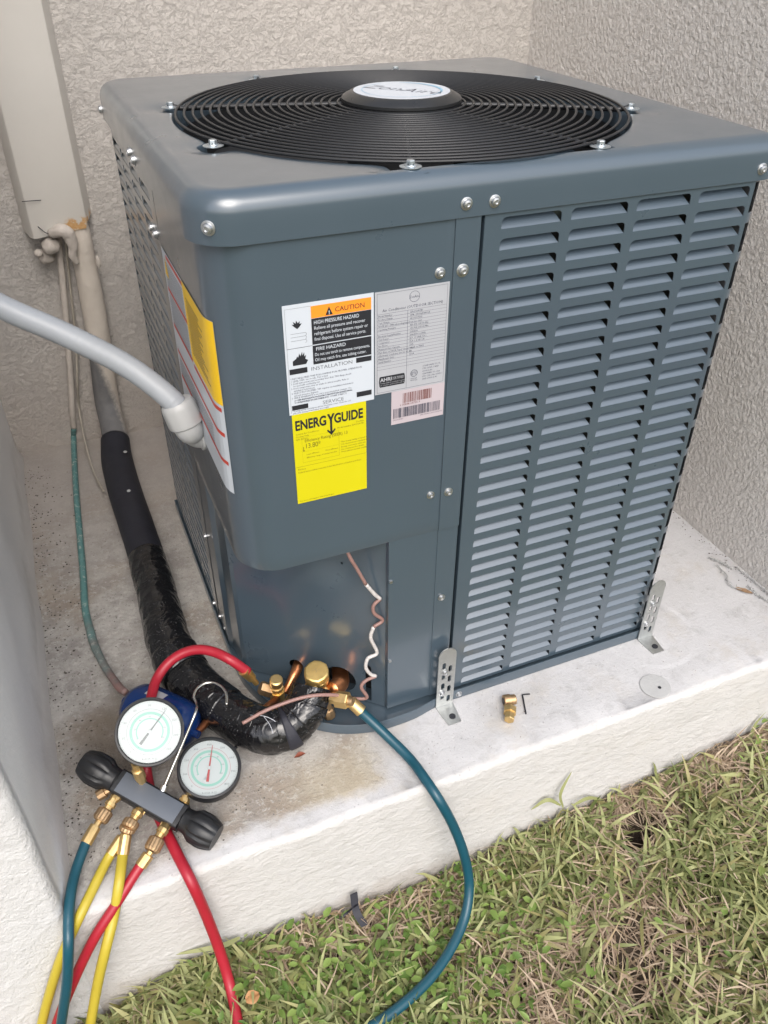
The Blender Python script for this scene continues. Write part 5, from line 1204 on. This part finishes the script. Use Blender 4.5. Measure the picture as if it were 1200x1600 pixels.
# broad leaved weeds: small oval leaves on short stalks
def leaves(n_, seed):
    r_ = np.random.default_rng(seed); x = r_.uniform(-.5, 1.4, n_ * 12); y = YP - .006 - .5 * r_.random(n_ * 12) ** 1.3
    k = r_.random(len(x)) < dclover(x, y); x, y = x[k][:n_], y[k][:n_]; n_ = len(x)
    z = on_ground(x, y) + r_.uniform(.012, .048, n_); V = []; F = []; tn = []
    for i in range(n_):
        a = r_.uniform(0, 2 * PI); L = r_.uniform(.009, .023); W = L * r_.uniform(.32, .62); tl = r_.uniform(-.35, .55); k0 = len(V)
        ca, sa = math.cos(a), math.sin(a); ct, st = math.cos(tl), math.sin(tl)
        for (u, v_, h) in ((0, 0, 0), (.3, -.5, .10), (.3, .5, .10), (.42, 0, -.02), (.7, -.40, .08), (.7, .40, .08), (.78, 0, .0), (1, 0, -.05)):
            lx = u * L * ct - h * L * st; lz = u * L * st + h * L * ct; ly = v_ * W; V.append((x[i] + lx * ca - ly * sa, min(YP - .004, y[i] + lx * sa + ly * ca), z[i] + lz))
        F += [(k0, k0 + 1, k0 + 3), (k0, k0 + 3, k0 + 2), (k0 + 1, k0 + 4, k0 + 6, k0 + 3), (k0 + 2, k0 + 3, k0 + 6, k0 + 5), (k0 + 4, k0 + 7, k0 + 6), (k0 + 5, k0 + 6, k0 + 7)]
        t = (r_.random(), .4 * (r_.random() < .08), 0); tn += [t] * 8
    me = bpy.data.meshes.new('weeds'); me.from_pydata(V, [], F); me.update(); at = me.attributes.new('tint', 'FLOAT_VECTOR', 'POINT'); at.data.foreach_set('vector', np.array(tn, dtype=np.float32).ravel())
    o = link('weeds', me, M['clover'], None, True); o['kind'] = 'stuff'; o['label'] = 'small broad-leaved weeds in the grass'
leaves(1500, 11)

# single tall blades by the pad edge
def tall(P, w0, label, mat='grass'):
    P = catmull(P, 6); V = []; F = []; n_ = len(P)
    for i, p in enumerate(P):
        t = i / (n_ - 1); d_ = (P[min(i + 1, n_ - 1)] - P[max(0, i - 1)]).normalized(); s_ = d_.cross(Vector((0, -.6, .8))).normalized(); w_ = w0 * math.sin(PI * (.12 + .86 * t)) ** .7 / 2
        V += [tuple(p - s_ * w_), tuple(p + Vector((0, .0, -.0009))), tuple(p + s_ * w_)]
    for i in range(n_ - 1): F += [(3 * i, 3 * i + 1, 3 * i + 4, 3 * i + 3), (3 * i + 1, 3 * i + 2, 3 * i + 5, 3 * i + 4)]
    me = bpy.data.meshes.new('grass_blade'); me.from_pydata(V, [], F); me.update(); at = me.attributes.new('tint', 'FLOAT_VECTOR', 'POINT'); at.data.foreach_set('vector', np.tile(np.array([.55, .1, 0], dtype=np.float32), len(V)))
    return link('grass_blade', me, M[mat], None, True)
TALL = S['tall']
for (P_, w_, lb_) in [
    (TALL[0:3], .006, 'upright green grass blade against the pad front'),
    (TALL[3:6], .0065, 'long pale grass blade leaning left across the pad front'),
    (TALL[6:9], .006, 'long grass blade reaching right along the pad front'),
    (TALL[9:12], .008, 'wide grass blade lying against the pad near the red hose'),
    (TALL[12:15], .007, 'grass blade pointing at the pad between the red and yellow hoses')]:
    o = tall(P_, w_, lb_); tag(o, lb_, 'grass blade')
V = []; F = []
for i in range(7):
    for k in range(4):
        t = i / 6; V.append((-.094 + .020 * t, -.242 + (k - 1.5) * .006 * math.sin(PI * (.12 + .8 * t)), -.205 + .006 * abs(nz(i * .8, k, 3)) + .004 * (k % 2)))
for i in range(6):
    for k in range(3): F.append((i * 4 + k, i * 4 + k + 1, i * 4 + k + 5, i * 4 + k + 4))
tag(mesh('dry_leaf', V, F, plain('orange_leaf', (.36, .18, .07), .6, 0, .4, 200), smooth=True), 'orange dry leaf in the grass just right of the long red hose', 'leaf')
# black plastic scrap
bs = S['bscrap']
def strip(P, w_): 
    V = []; F = []; P = catmull(P, 4)
    for i, p in enumerate(P): V += [tuple(p + Vector((-w_ / 2, 0, 0))), tuple(p + Vector((w_ / 2, 0, .001)))]
    for i in range(len(P) - 1): F.append((2 * i, 2 * i + 1, 2 * i + 3, 2 * i + 2))
    return V, F
k_ = len(bs) // 2
v, f = join(strip(bs[:3], .012), strip(bs[3:5] + [bs[5]], .008)); n0 = len(v); v += [(x, y + .0015, z) for x, y, z in v]; f += [tuple(i + n0 for i in q) for q in f]
tag(mesh('plastic_scrap', v, f, M['foam'], smooth=True), 'forked scrap of black tape lying in the grass by the pad', 'scrap')

for o in bpy.data.objects:
    if o.name.split('.')[0] in ('printing', 'fine_print', 'dial_print'): o['kind'] = 'stuff'
